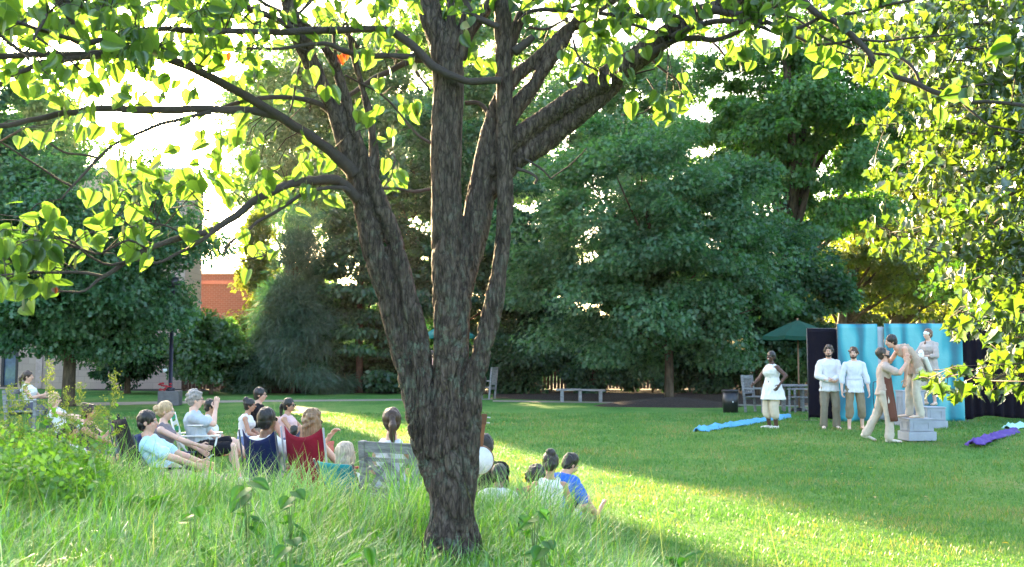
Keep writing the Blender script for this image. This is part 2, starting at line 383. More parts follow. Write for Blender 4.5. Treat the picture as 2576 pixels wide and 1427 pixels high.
def build_trees():
    T = make_tree
    T('maple_tree', 'broad dark maple in front of the tan block wall', 178, 31, 395, (-160, 535), 30, G_MAPLE, 85000, 180, .95, .125, low_py=880, seed=2, depth=3.6, forks=14)
    T('maple_tree', 'dark tree cut off by the left edge of the photo', -150, 33, 150, (-420, 110), 34, G_DARK, 32000, 110, 1.0, .18, low_py=800, seed=3, depth=3.5)
    T('yew_tree', 'low dark evergreen against the tan wall beside the lamp post', 325, 42, 790, (240, 425), 14, G_DARK, 14000, 45, .6, .15, low_py=965, seed=4, kind='quad')
    T('dogwood_tree', 'small leafy tree in front of the slatted fence beside the lamp post', 535, 41, 785, (430, 625), 9, G_MID, 17000, 70, .6, .14, low_py=950, seed=5, forks=16)
    T('cedar_tree', 'golden sunlit cedar beside the brick building', 640, 50, 545, (585, 705), 12, G_GOLD, 13000, 90, .7, .2, prof='cone', low_py=930, seed=6, kind='quad', trunk_top=.9, droop=.2)
    T('pine_tree', 'blue green pine standing on its mulch mound', 738, 42, 545, (625, 870), 14, G_BLUE, 60000, 110, .75, .3, prof='cone', low_py=968, seed=7, kind='needle', trunk_top=.95, droop=.1)
    T('hemlock_tree', 'dense dark hemlock left of the redbud trunk', 905, 43, 330, (770, 1060), 16, G_DARK, 60000, 150, .85, .2, prof='cone', low_py=945, seed=8, kind='quad', flat=.3, trunk_top=.95)
    T('hemlock_tree', 'dense dark hemlock behind the redbud trunk', 1120, 45, 250, (960, 1330), 18, G_DARK, 50000, 150, .95, .2, low_py=950, seed=9, kind='quad', flat=.35, depth=3.5)
    T('silver_maple', 'great blue green maple in the middle of the lawn edge', 1681, 35, 320, (1285, 1960), 22, G_MAPLE, 110000, 210, .95, .125, low_py=925, seed=10, depth=4.0, forks=22)
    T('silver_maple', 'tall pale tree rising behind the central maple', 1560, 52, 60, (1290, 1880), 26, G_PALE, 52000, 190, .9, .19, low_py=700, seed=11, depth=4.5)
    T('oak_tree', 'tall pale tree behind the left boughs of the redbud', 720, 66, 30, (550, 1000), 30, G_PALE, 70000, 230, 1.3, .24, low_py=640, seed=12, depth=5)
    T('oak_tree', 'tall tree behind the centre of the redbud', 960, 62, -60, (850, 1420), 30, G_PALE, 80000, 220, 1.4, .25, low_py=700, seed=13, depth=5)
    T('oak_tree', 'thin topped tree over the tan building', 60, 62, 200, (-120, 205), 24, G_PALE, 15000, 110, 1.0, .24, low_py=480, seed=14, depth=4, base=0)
    T('locust_tree', 'tall feathery locust with a thick brown trunk', 1962, 46, 30, (1750, 2340), 62, G_LOC, 78000, 190, 1.0, .19, low_py=640, seed=15, depth=4.4, kind='tuft', forks=18, flat=.5, droop=.9)
    T('locust_tree', 'dark lower locust behind the canopy of the garden umbrella', 1905, 40, 560, (1800, 2110), 16, G_DARK, 34000, 90, .8, .17, low_py=905, seed=16, depth=2.6)
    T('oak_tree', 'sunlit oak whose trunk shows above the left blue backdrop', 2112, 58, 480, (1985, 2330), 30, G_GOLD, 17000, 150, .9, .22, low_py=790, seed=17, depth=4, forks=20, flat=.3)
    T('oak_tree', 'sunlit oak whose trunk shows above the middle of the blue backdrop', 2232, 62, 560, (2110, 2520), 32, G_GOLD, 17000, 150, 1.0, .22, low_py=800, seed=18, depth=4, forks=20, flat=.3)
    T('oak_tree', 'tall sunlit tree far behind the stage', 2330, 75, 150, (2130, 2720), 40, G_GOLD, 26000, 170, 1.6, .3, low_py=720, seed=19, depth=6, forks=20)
    T('oak_tree', 'green tree behind the black curtain at the right', 2530, 45, 420, (2380, 2780), 30, G_MID, 30000, 120, 1.0, .22, low_py=850, seed=20, depth=3.5)
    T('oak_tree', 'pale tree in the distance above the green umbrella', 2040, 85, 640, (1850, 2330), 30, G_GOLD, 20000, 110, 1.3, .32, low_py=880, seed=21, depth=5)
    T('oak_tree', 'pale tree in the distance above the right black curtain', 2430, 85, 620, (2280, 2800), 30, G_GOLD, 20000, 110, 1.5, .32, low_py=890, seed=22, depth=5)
    T('hemlock_tree', 'dark hemlock right of the redbud stems and left of the central maple', 1330, 47, 520, (1190, 1470), 14, G_DARK, 40000, 120, .9, .19, low_py=950, seed=31, kind='quad', depth=2.2)
    k = 0
    for px, d, top, x0, x1, m in ((1300, 42, 840, 1180, 1420, G_DARK), (1490, 43, 830, 1390, 1600, G_DARK), (1640, 43, 820, 1560, 1760, G_DARK), (1800, 42, 815, 1700, 1900, G_DARK), (1960, 40, 840, 1880, 2060, G_MID), (1000, 44, 840, 900, 1110, G_DARK), (1210, 46, 700, 1130, 1420, G_DARK), (1560, 48, 560, 1420, 1700, G_DARK), (1780, 50, 620, 1680, 1960, G_DARK), (620, 44, 850, 560, 700, G_DARK)):
        T('laurel_shrub', ['dark shrub right of the redbud trunk', 'dark shrub behind the plank bench', 'dark shrub behind the maple trunk', 'dark shrub behind the black bin', 'leafy shrub behind the garden table', 'dark shrub in front of the fence left of the redbud trunk',
           'tall dark shrub above the second green umbrella', 'tall dark shrub inside the shade of the central maple', 'tall dark shrub between the central maple and the locust', 'small dark shrub in front of the fence beside the pine'][k], px, d, top, (x0, x1), 6, m, 14000, 40, .55, .15, low_py=985, seed=40 + k, kind='quad', depth=1.1, group='dark shrubs in the bed along the fence', forks=8, cat='shrub'); k += 1

# ---------------------------------------------------------------- buildings, fence
def brickmat(name, c1, c2, mortar, bw, bh, ms=.012):
    m, nt, b = new_mat(name); t = nt.nodes.new('ShaderNodeTexCoord'); mp = nt.nodes.new('ShaderNodeMapping'); mp.inputs['Rotation'].default_value = (R(90), 0, 0)
    nt.links.new(t.outputs['Object'], mp.inputs[0]); br = nt.nodes.new('ShaderNodeTexBrick'); nt.links.new(mp.outputs[0], br.inputs[0])
    br.inputs['Scale'].default_value = 1; br.inputs['Brick Width'].default_value = bw; br.inputs['Row Height'].default_value = bh; br.inputs['Mortar Size'].default_value = ms
    br.inputs['Color1'].default_value = (*c1, 1); br.inputs['Color2'].default_value = (*c2, 1); br.inputs['Mortar'].default_value = (*mortar, 1)
    nt.links.new(br.outputs[0], b.inputs['Base Color']); b.inputs['Roughness'].default_value = .9; bump(nt, b, br.outputs['Fac'], -.4, .01); return m
def build_woods():
    rg = np.random.default_rng(77); P = []
    for k in range(260):
        px = rg.uniform(-500, 3100); d = rg.uniform(88, 120); top = 770 + 60 * math.sin(px / 170.) + 30 * math.sin(px / 61.)
        if 430 < px < 620: top = 850
        c0 = W(px, top + rg.uniform(0, 120), d); n = 420
        u = unit(rg.normal(size=(n, 3))) * rg.random((n, 1)) ** .4 * np.array([3.2, 3.2, 2.4]); P.append(u + np.array(c0))
    P = np.concatenate(P); P = P[P[:, 2] > 0]; n = len(P)
    v, f = scatter(QUAD[0], QUAD[1], P, rg.normal(size=(n, 3)), rg.normal(size=(n, 3)) + np.array([0, 0, .6]), rg.uniform(.4, .8, n))
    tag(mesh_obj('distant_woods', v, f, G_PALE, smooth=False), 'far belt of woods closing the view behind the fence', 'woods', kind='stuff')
def build_buildings():
    TAN = brickmat('tan_block', (.40, .30, .25), (.35, .26, .22), (.29, .22, .19), .6, .3)
    BRK = brickmat('red_brick', (.12, .045, .034), (.10, .038, .03), (.13, .095, .085), .3, .12, .014)
    d = 48; x1 = (462 - CXP) / F * d; x0 = x1 - 26; top = W(400, 432, d).z
    t = thing('building', 'tan concrete block building with a dark framed window behind the trees', 'building', (x1 - 8, d, 0))
    wx0, wx1 = (8 - CXP) / F * d, (50 - CXP) / F * d; wz0, wz1 = .1, W(30, 848, d).z
    mb = MB()
    def blk(ax, bx, az, bz, y0=d, y1=d + 2.6): mb.box(((ax + bx) / 2, (y0 + y1) / 2, (az + bz) / 2), (bx - ax, y1 - y0, bz - az))
    blk(x0, wx0, -.2, top); blk(wx1, x1, -.2, top); blk(wx0, wx1, wz1, top); blk(wx0, wx1, wz0 - .3, wz0)
    mb.build('wall', TAN, t, smooth=False)
    MB().box(((x0 + x1) / 2, d + 1.3, top + .09), (x1 - x0 + .1, 2.8, .18)).build('roof_cap', plain('cap', (.45, .40, .38)), t, smooth=False)
    MB().box(((80 - CXP) / F * d + .45, d - .03, top / 2), (.3, .06, top - .1)).build('pilaster', plain('pilaster', (.40, .30, .28)), t, smooth=False)
    fr = MB(); DK = plain('dark_frame', (.02, .02, .03), rough=.4)
    for xx in (wx0 + .06, wx1 - .06): fr.box((xx, d + .05, (wz0 + wz1) / 2), (.12, .14, wz1 - wz0))
    for zz in (wz0 + .05, wz0 + (wz1 - wz0) * .68, wz1 - .05): fr.box(((wx0 + wx1) / 2, d + .05, zz), (wx1 - wx0 - .24, .13, .1))
    wn = fr.build('window', DK, t, smooth=False)
    GL = plain('window_glass', (.10, .14, .22), rough=.06, bs=0, spec=.8)
    MB().box(((wx0 + wx1) / 2, d + .08, (wz0 + wz1) / 2), (wx1 - wx0 - .2, .02, wz1 - wz0 - .1)).build('pane', GL, wn, smooth=False)
    d = 60; xa, xb = (466 - CXP) / F * d, (660 - CXP) / F * d; top = W(550, 690, d).z
    t = thing('brick_building', 'red brick building with a white roof edge seen between the trees', 'building', ((xa + xb) / 2, d, 0))
    MB().box(((xa + xb) / 2, d + 5, top / 2 - .1), (xb - xa, 10, top + .2)).build('wall', BRK, t, smooth=False)
    MB().box(((xa + xb) / 2, d + 5, top + .12), (xb - xa + .3, 10.3, .22)).build('roof', plain('white_cap', (.7, .7, .7)), t, smooth=False)
    MB().box(((xa + xb) / 2, d - .04, top - .5), (xb - xa + .05, .1, .22)).build('cornice', plain('cornice', (.22, .09, .07)), t, smooth=False)
    # fence
    FW = barkmat('fence_wood', (.05, .028, .018), (.10, .055, .035), (.15, .085, .05), None, 6, 20)
    t = thing('fence', 'tall dark brown slatted wooden fence behind the trees', 'fence', (-10, 46, 0))
    sm = MB(); pm = []
    a = Vector((-15.0, 45.6, 0)); b = Vector((14.5, 47.0, 0)); n = int((b - a).length / .16)
    for i in range(n):
        p = a.lerp(b, i / n); hh = 1.85 + .02 * math.sin(i * 1.7); sm.box((p.x, p.y, .06 + hh / 2), (.135, .02, hh))
    for z in (.4, 1.5): sm.bar(a + Vector((0, .05, z)), b + Vector((0, .05, z)), .09, .04)
    sm.build('slat_panel', FW, t, smooth=False)
    for i in range(0, n, 15):
        p = a.lerp(b, i / n); MB().box((p.x, p.y + .12, .95), (.11, .11, 1.95)).build('post', FW, t, smooth=False)

# ---------------------------------------------------------------- redbud
LIMBS_T = [  # thick, merged by remesh: (x, y, half width px) ; depth offset
 (0.0, [(1140, 1440, 74), (1137, 1350, 62), (1136, 1280, 58), (1137, 1200, 62), (1137, 1130, 66), (1137, 1060, 62), (1136, 980, 48)]),
 (0.02, [(1105, 1230, 36), (1080, 1120, 46), (1046, 990, 38), (1018, 880, 37), (985, 770, 35), (955, 680, 33), (932, 600, 31), (908, 500, 26), (892, 440, 27), (878, 395, 26), (845, 290, 20), (802, 200, 21), (762, 110, 25), (735, 40, 22), (705, -60, 18)]),
 (-.03, [(1100, 1150, 34), (1074, 1040, 30), (1062, 950, 28), (1053, 860, 28), (1028, 750, 26), (1008, 670, 25), (988, 600, 24), (962, 530, 27), (940, 470, 25), (915, 400, 18), (899, 350, 16), (884, 300, 15), (862, 220, 15), (842, 159, 14), (816, 120, 9)]),
 (-.02, [(938, 450, 16), (942, 400, 13), (938, 350, 11), (928, 282, 12), (905, 200, 9), (890, 141, 8), (872, 60, 5), (862, -30, 4)]),
 (0.0, [(1136, 1040, 50), (1134, 940, 48), (1137, 840, 50), (1136, 760, 52), (1130, 690, 48), (1124, 600, 44), (1122, 500, 43), (1122, 350, 42), (1128, 230, 43), (1124, 160, 46), (1108, 100, 38), (1085, 40, 34), (1066, -60, 30)]),
 (.05, [(1150, 780, 38), (1168, 690, 36), (1190, 600, 38), (1208, 500, 39), (1222, 400, 30), (1240, 300, 24), (1262, 240, 22), (1290, 200, 20), (1330, 165, 18), (1417, 85, 16), (1480, 38, 19), (1545, -8, 17), (1620, -60, 14)]),
 (-.06, [(1150, 1330, 40), (1158, 1240, 40), (1170, 1160, 36), (1179, 1090, 32), (1188, 1006, 29), (1210, 890, 28), (1229, 820, 27), (1252, 715, 25), (1264, 610, 22), (1270, 503, 22), (1268, 400, 23), (1270, 300, 23), (1267, 200, 23), (1266, 100, 24), (1265, 0, 27), (1264, -80, 24)]),
 (.03, [(1240, 400, 26), (1275, 310, 26), (1300, 268, 24), (1335, 228, 23), (1372, 168, 20), (1410, 118, 14), (1438, 84, 8)]),
 (.02, [(1225, 440, 26), (1262, 380, 28), (1300, 350, 28), (1350, 310, 28), (1417, 268, 31), (1490, 222, 34), (1558, 178, 35), (1635, 122, 34), (1700, 72, 31), (1750, 38, 28), (1800, 18, 20), (1855, 0, 16), (1930, -30, 13)]),
 (.06, [(1225, 490, 26), (1265, 440, 27), (1300, 405, 27), (1345, 375, 30), (1392, 340, 29), (1450, 298, 26), (1510, 250, 22), (1560, 205, 18)]),
 (.0, [(1160, 150, 16), (1168, 115, 16), (1190, 72, 15), (1225, 22, 14), (1250, -40, 12)]),
 (-.06, [(1118, 215, 16), (1125, 178, 10), (1138, 135, 9), (1150, 100, 9), (1168, 45, 9), (1184, -30, 8)]),
 (-.05, [(1140, 110, 13), (1136, 60, 12), (1133, 0, 14), (1130, -60, 13)]),
 (-.04, [(1126, 330, 16), (1118, 260, 16), (1112, 200, 14), (1085, 160, 8)]),
 (.0, [(1272, 150, 16), (1290, 92, 18), (1312, 40, 17), (1336, -15, 17), (1355, -70, 15)]),
]
LIMBS_M = [
 (-.16, [(1262, 205, 12), (1244, 202, 10), (1205, 205, 9), (1170, 203, 9), (1145, 195, 10), (1117, 183, 11), (1088, 165, 12), (1064, 141, 12), (1036, 113, 11), (1010, 95, 11), (990, 82, 10), (950, 74, 9), (818, 76, 10), (740, 81, 9), (650, 80, 8), (564, 79, 8), (470, 76, 8), (423, 74, 7), (353, 78, 8), (282, 92, 7), (212, 111, 8), (176, 100, 6), (123, 81, 6), (70, 65, 5), (0, 42, 6), (-60, 20, 5)]),
 (-.14, [(1064, 146, 8), (1040, 142, 8), (940, 142, 8), (870, 130, 8), (811, 110, 6), (705, 123, 4), (564, 120, 3.5), (458, 122, 2.5)]),
 (-.02, [(890, 440, 18), (870, 415, 17), (811, 363, 14), (755, 326, 13), (705, 293, 13), (635, 250, 12), (546, 204, 12), (494, 176, 12), (441, 155, 12), (388, 139, 12), (317, 134, 12), (212, 139, 11), (106, 137, 8), (0, 145, 8), (-80, 150, 7)]),
 (-.04, [(250, 140, 8), (176, 147, 8), (106, 158, 7), (60, 176, 6), (35, 187, 5), (0, 208, 5), (-40, 235, 5)]),
 (.0, [(770, 335, 10), (735, 310, 9), (690, 290, 10), (635, 279, 10), (529, 275, 10), (388, 277, 10), (247, 275, 9), (190, 281, 8), (141, 289, 8), (70, 305, 7), (0, 317, 7), (-60, 325, 6)]),
 (.05, [(835, 285, 8), (808, 264, 7), (780, 252, 7), (740, 246, 6), (652, 247, 6), (600, 258, 5), (560, 270, 5)]),
 (-.05, [(529, 283, 6), (480, 295, 5), (423, 310, 4.5), (360, 328, 4.5), (317, 349, 4.5), (280, 370, 4), (247, 398, 4), (210, 440, 3.5), (180, 472, 3), (155, 500, 2)]),
 (-.05, [(247, 398, 3), (200, 388, 3), (159, 381, 3), (125, 362, 2.5), (81, 335, 2)]),
 (-.05, [(183, 470, 3), (150, 455, 3), (123, 437, 3), (60, 395, 2.5), (0, 356, 2)]),
 (-.06, [(900, 500, 14), (885, 484, 15), (872, 471, 14), (855, 459, 13), (837, 454, 13), (769, 454, 11), (701, 474, 10), (649, 501, 10), (598, 539, 10), (565, 560, 9), (530, 580, 9), (478, 594, 8), (410, 611, 7), (359, 631, 7), (308, 666, 6), (256, 700, 5), (212, 730, 3), (170, 735, 2.5), (126, 736, 2)]),
 (-.12, [(878, 482, 7), (860, 472, 6), (810, 475, 5), (752, 495, 5), (700, 530, 4.5), (649, 560, 4), (581, 611, 3), (567, 635, 2), (587, 656, 2), (625, 650, 2), (664, 642, 2)]),
 (-.08, [(540, 578, 6), (500, 610, 5), (444, 642, 4), (393, 662, 3.5), (342, 655, 3.5), (280, 667, 3.5), (219, 642, 3), (188, 610, 2.5), (140, 595, 2), (95, 582, 2)]),
 (-.06, [(256, 697, 4), (198, 684, 4), (130, 684, 3.5), (68, 686, 3), (30, 660, 2.5), (17, 630, 2)]),
 (-.08, [(369, 625, 3), (325, 607, 3), (280, 625, 3), (239, 638, 3), (185, 618, 3), (96, 582, 2.5)]),
 (-.04, [(480, 594, 3), (440, 578, 2.5), (415, 567, 2.5), (380, 560, 2)]), (-.04, [(393, 618, 3), (350, 595, 2.5), (325, 570, 2.5), (295, 545, 2), (277, 529, 2)]),
 (-.04, [(476, 592, 2.5), (500, 570, 2), (520, 548, 1.5), (527, 535, 1.5)]),
 (-.1, [(212, 112, 7), (200, 85, 6), (183, 55, 7), (160, 25, 8), (141, -10, 8), (120, -60, 8)]),
 (-.1, [(353, 80, 5), (325, 70, 5), (293, 60, 5), (262, 35, 5), (229, 25, 5), (190, 12, 5), (152, -2, 6), (100, -40, 6)]),
 (-.05, [(745, 80, 9), (710, 58, 9), (670, 39, 9), (617, 18, 9), (570, -20, 8)]), (-.03, [(800, 85, 6), (776, 63, 5), (715, 35, 5), (652, 0, 5), (620, -30, 5)]),
 (-.03, [(800, -20, 5), (786, 0, 5), (755, 30, 4), (726, 60, 4)]), (-.2, [(120, 35, 4), (105, 65, 4), (88, 92, 4), (75, 120, 3), (55, 140, 3)]),
 (-.25, [(0, 85, 5), (30, 115, 4), (60, 138, 4)]), (-.2, [(88, 92, 3), (130, 120, 3), (190, 165, 3), (240, 215, 2.5), (300, 265, 2.5), (320, 310, 2)]),
 (.1, [(500, 40, 3), (540, 55, 3), (600, 35, 3), (640, 60, 2)]), (-.2, [(350, 95, 3), (430, 130, 3), (500, 165, 2), (540, 180, 2)]), (-.1, [(640, 82, 3), (636, 120, 3), (610, 160, 2)]),
 (0, [(756, 155, 3), (745, 200, 3), (738, 250, 3), (728, 285, 2)]), (-.1, [(345, 145, 3), (340, 180, 2.5), (332, 215, 2)]),
 (-.1, [(840, 76, 4), (842, 110, 4), (845, 150, 3.5), (842, 166, 3)]),
 (.0, [(860, 75, 6), (880, 95, 6), (900, 120, 5)]),
 (.25, [(1065, 150, 8), (1030, 155, 8), (980, 178, 8), (930, 205, 7), (880, 240, 6), (845, 262, 5)]),
 (-.05, [(1040, 172, 4), (1060, 200, 3), (1082, 230, 3)]), (-.05, [(1085, 360, 4), (1050, 340, 3), (1000, 280, 3), (960, 240, 2.5), (920, 215, 2.5), (870, 190, 2)]),
 (0, [(1082, 475, 4), (1040, 482, 4), (1000, 476, 4), (958, 474, 4)]), (0, [(968, 470, 2), (985, 440, 2), (995, 400, 2)]),
 (.1, [(1170, 262, 6), (1195, 258, 6), (1215, 268, 6), (1228, 285, 6)]),
 (-.18, [(1255, 68, 8), (1230, 58, 8), (1200, 45, 9), (1180, 25, 8), (1165, -10, 7)]),
 (-.1, [(1292, 135, 12), (1318, 112, 12), (1343, 90, 8)]),
 (.1, [(1290, 185, 4), (1240, 165, 4), (1180, 150, 3)]),
 (-.1, [(1305, 60, 6), (1339, 28, 6), (1417, 25, 6), (1452, 33, 6), (1540, 38, 6), (1635, 42, 6), (1700, 42, 5), (1780, 60, 4)]),
 (.1, [(1417, 25, 4), (1480, 5, 4), (1540, -20, 4)]), (.1, [(1400, -20, 4), (1415, 25, 4), (1425, 55, 3)]),
 (.15, [(1330, 70, 4), (1370, 75, 4), (1400, 60, 3), (1440, 40, 2)]),
 (-.08, [(1560, 60, 4), (1600, 66, 4), (1660, 90, 3), (1680, 130, 2)]),
 (-.1, [(1440, 100, 3), (1460, 150, 3), (1500, 175, 3), (1540, 195, 2)]),
 (-.1, [(1300, 425, 5), (1325, 432, 4), (1350, 448, 3), (1345, 462, 4)]), (-.1, [(1385, 449, 2), (1430, 420, 2), (1477, 372, 1.5)]),
 (-.1, [(1320, 400, 3), (1355, 420, 3), (1385, 450, 2)]),
 (-.05, [(1790, 25, 12), (1822, 30, 11), (1854, 38, 9), (1900, 29, 7), (1940, 12, 6), (1982, -12, 5)]),
 (-.03, [(1625, 145, 12), (1665, 118, 9), (1708, 100, 8), (1755, 97, 8), (1799, 100, 7), (1854, 84, 6), (1905, 47, 5), (1964, 7, 4), (1990, -20, 4)]),
 (-.1, [(1690, 95, 9), (1726, 73, 8), (1760, 62, 8), (1799, 55, 8), (1872, 55, 7), (1927, 58, 7), (1950, 68, 6), (1971, 73, 6), (2018, 66, 5), (2066, 42, 5), (2110, 33, 5), (2146, 35, 4), (2219, 15, 4), (2303, -2, 4)]),
 (-.14, [(1900, -60, 9), (1960, -40, 9), (2018, 0, 9), (2055, 33, 9), (2110, 62, 8), (2146, 95, 8), (2183, 131, 8), (2205, 164, 8), (2256, 194, 7), (2311, 212, 7), (2365, 237, 7), (2420, 256, 6), (2511, 259, 5), (2600, 272, 5)]),
 (-.1, [(1927, 35, 4), (1965, 40, 3), (2000, 47, 3), (2040, 72, 3), (2073, 95, 3), (2110, 112, 3), (2146, 124, 3)]),
 (-.1, [(1895, 60, 5), (1920, 72, 5), (1945, 84, 4), (2000, 91, 4), (2048, 113, 4), (2110, 110, 4), (2157, 99, 4), (2219, 106, 3), (2292, 95, 3), (2402, 88, 2)]),
 (-.1, [(2091, 124, 2), (2130, 138, 2), (2165, 140, 2)]), (-.12, [(2197, 135, 3), (2256, 142, 4), (2295, 170, 4), (2318, 212, 4)]),
 (-.1, [(2417, 256, 3), (2475, 307, 3), (2511, 321, 3), (2600, 338, 3)]), (-.1, [(2360, 222, 3), (2420, 218, 3), (2500, 212, 2)]),
 (.2, [(1636, 140, 3), (1646, 157, 3), (1675, 183, 3), (1708, 208, 2.5), (1712, 248, 2), (1690, 281, 2), (1635, 292, 2)]), (.15, [(1790, 105, 3), (1815, 130, 3), (1835, 158, 2)]),
 (.1, [(1560, 200, 3), (1600, 185, 3), (1650, 175, 2)]), (.1, [(1630, 200, 2), (1650, 240, 2), (1620, 285, 2), (1560, 290, 2)]),
]
def rb_depth(x): return 6.5 - 1.7 * max(0, 1000 - x) / 1000 - 1.0 * max(0, x - 1400) / 1176
LEAFBOX = [
   # x0,y0,x1,y1,count
 (-60, -60, 300, 30, 60), (300, -60, 640, 40, 75), (620, -60, 900, 70, 45), (-40, 30, 200, 120, 30), (170, 30, 520, 130, 60), (500, 40, 760, 120, 22), (0, 120, 120, 215, 13), (160, 130, 420, 200, 26), (60, 150, 260, 215, 16), (420, 120, 560, 185, 8),
 (560, 100, 760, 190, 14), (130, 245, 200, 310, 7), (330, 215, 440, 275, 7), (210, 220, 300, 270, 4), (450, 215, 530, 270, 5), (240, 290, 320, 330, 5), (90, 300, 160, 345, 4), (500, 290, 640, 400, 16), (550, 200, 640, 250, 6), (560, 360, 690, 430, 10),
 (255, 400, 330, 490, 11), (320, 400, 450, 470, 17), (440, 400, 560, 470, 15), (450, 440, 600, 560, 18), (690, 370, 820, 460, 20), (600, 400, 700, 470, 8), (-40, 300, 30, 390, 5), (-50, 530, 60, 640, 22), (20, 550, 140, 640, 18), (-50, 640, 60, 760, 22), (40, 660, 140, 720, 10), (90, 600, 180, 690, 11),
 (195, 570, 250, 640, 4), (240, 580, 335, 640, 9), (290, 500, 430, 610, 24), (430, 560, 540, 620, 8), (330, 505, 380, 530, 3), (700, 455, 820, 500, 9), (620, 470, 700, 520, 7), (720, 520, 765, 570, 3), (630, 608, 670, 670, 3), (682, 605, 735, 660, 2), (560, 600, 600, 640, 3),
 (860, -60, 1080, 60, 28), (860, 60, 1060, 140, 16), (900, 80, 950, 130, 4), (935, 180, 1070, 270, 9), (950, 320, 1080, 440, 11), (960, 470, 1000, 520, 3), (700, 160, 820, 260, 7), (880, 180, 940, 330, 8),
 (1050, -60, 1250, 40, 14), (1190, 80, 1240, 170, 6), (1290, -60, 1700, 30, 95), (1650, -60, 1960, 110, 40), (1060, -60, 1250, 60, 14), (1300, 90, 1420, 150, 9), (1400, 100, 1620, 190, 22), (1480, 20, 1800, 110, 36), (1420, 150, 1480, 200, 4), (1500, 235, 1590, 300, 5), (1640, 215, 1735, 290, 16), (1700, -60, 1960, 60, 44), (1760, 60, 1960, 140, 18),
 (1940, -60, 2250, 90, 45), (2040, 60, 2180, 150, 12), (2185, 100, 2275, 175, 4), (2350, 190, 2420, 280, 5), (2440, 60, 2576, 200, 6)]
def build_redbud():
    base = Vector((W(1137, 1345, 6.5).x, 6.5, gz(W(1137, 1345, 6.5).x, 6.5)))
    t = thing('redbud_tree', 'many stemmed redbud with lichened bark and heart shaped leaves in the tall grass', 'tree', base)
    mb = MB()
    def pts(L, off):
        P = []; Rr = []
        for x, y, h in L:
            d = rb_depth(x) + off; p = W(x, y, d); P.append(p); Rr.append(h / F * d)
        # subdivide with Catmull-Rom
        Q = []; S = []
        for i in range(len(P) - 1):
            a = P[max(i - 1, 0)]; b = P[i]; c = P[i + 1]; e = P[min(i + 2, len(P) - 1)]
            for k in range(3):
                u = k / 3; Q.append(.5 * ((2 * b) + (c - a) * u + (2 * a - 5 * b + 4 * c - e) * u * u + (3 * b - a - 3 * c + e) * u ** 3)); S.append(Rr[i] * (1 - u) + Rr[i + 1] * u)
        Q.append(P[-1]); S.append(Rr[-1]); return Q, S
    for off, L in LIMBS_T:
        q, s = pts(L, off); mb.tube(q, [r_ * (.90 if r_ > .05 else .95) for r_ in s], 14)
    # root flare
    for a in range(7):
        an = a * .9 + .2; mb.cap((base.x + .04 * math.cos(an), base.y + .04 * math.sin(an), base.z + .3), (base.x + .2 * math.cos(an), base.y + .2 * math.sin(an), base.z - .08), .09, .05)
    co, f, no = remesh(mb, .0085, 2)
    out = co.copy()
    for i in range(len(co)):
        x, y, z = co[i]
        wob = noise.noise((x * 3, y * 3, z * 1.2)) * .12
        n1 = noise.noise(((x + wob) * 24, y * 24, z * 3.6)); n2 = noise.noise((x * 60, y * 60, z * 16 + 5)); n3 = noise.noise((x * 5, y * 5, z * 2.2 + 9))
        rid = 1 - abs(n1) * 3.0
        # deep furrows low down, smoother bark high up
        k = min(1, max(.3, (3.6 - z) / 2.2))
        out[i] += no[i] * (k * (-.026 * max(0, rid) ** 1.6 + .007 * n2 + .006) + .012 * n3)
    mesh_obj('trunk', out, f, BARK, t)
    br = MB()
    for off, L in LIMBS_M:
        q, s = pts(L, off)
        q = [p + Vector((noise.noise(p * 9) * .008, 0, noise.noise(p * 9 + Vector((5, 5, 5))) * .010)) for p in q]
        s = [r_ * (1 + .10 * noise.noise(p * 14)) * 1.0 for r_, p in zip(s, q)]
        br.tube(q, s, 8)
    # leaves
    rg = np.random.default_rng(5); P = []; A = []; N = []; S = []; RD = []
    segs = []
    for off, L in LIMBS_M + LIMBS_T[6:]:
        q, s = pts(L, off); segs += [p for p in q]
    segs = np.array([tuple(p) for p in segs])
    for x0, y0, x1, y1, n in LEAFBOX:
        cl = []
        for k in range(int(n * (1.6 if y0 < 130 else 1.15))):
            if not cl or rg.random() < .35:
                xx = rg.uniform(x0, x1); yy = rg.uniform(y0, y1); dd = rb_depth(xx) + rg.uniform(-.5, .45); c0 = W(xx, yy, dd)
                if y0 < 150: dd2 = 0
                cl.append(c0)
                e = segs[np.argmin(((segs - np.array(c0)) ** 2).sum(1))]
                e = Vector(e)
                if (e - c0).length < .9:
                    m = (e + c0) / 2 + Vector((rg.normal() * .03, rg.normal() * .03, .03)); br.tube([e, m, c0], [.0035, .0028, .0018], 5)
            c0 = cl[-1]
            p = c0 + Vector((rg.normal() * .05, rg.normal() * .09, rg.normal() * .045))
            P.append(p); a = Vector((rg.normal() * .6, rg.normal() * .6, -.85 + rg.normal() * .5)); A.append(a)
            N.append((rg.normal() * .8, rg.normal() * .5 - .7, rg.normal() * .7)); S.append(rg.uniform(.062, .115) * (1 if rg.random() > .2 else .65))
    P = np.array([tuple(p) for p in P]); A = np.array([tuple(p) for p in A]); N = np.array(N); S = np.array(S)
    wr = BARK
    br.build('branches', TWIG, t)
    v, f = scatter(HEART[0], HEART[1], P, A, N, S)
    RL = leafmat('redbud_leaf', [(.2, (.040, .090, .016)), (.5, (.058, .118, .021)), (.8, (.078, .145, .030))], .72, (1.85, 1.85, .9), gl=.05, rough=.35, vary=2)
    mesh_obj('leaves', v, f, RL, t, smooth=False)
    # petioles
    pt = MB()
    for p, a in zip(P[::1], A): pt.tube([Vector(p) + Vector((0, 0, .035)), Vector(p)], [.0012, .001], 3)
    pt.build('leaf_stalks', plain('stalk', (.2, .25, .06)), t)
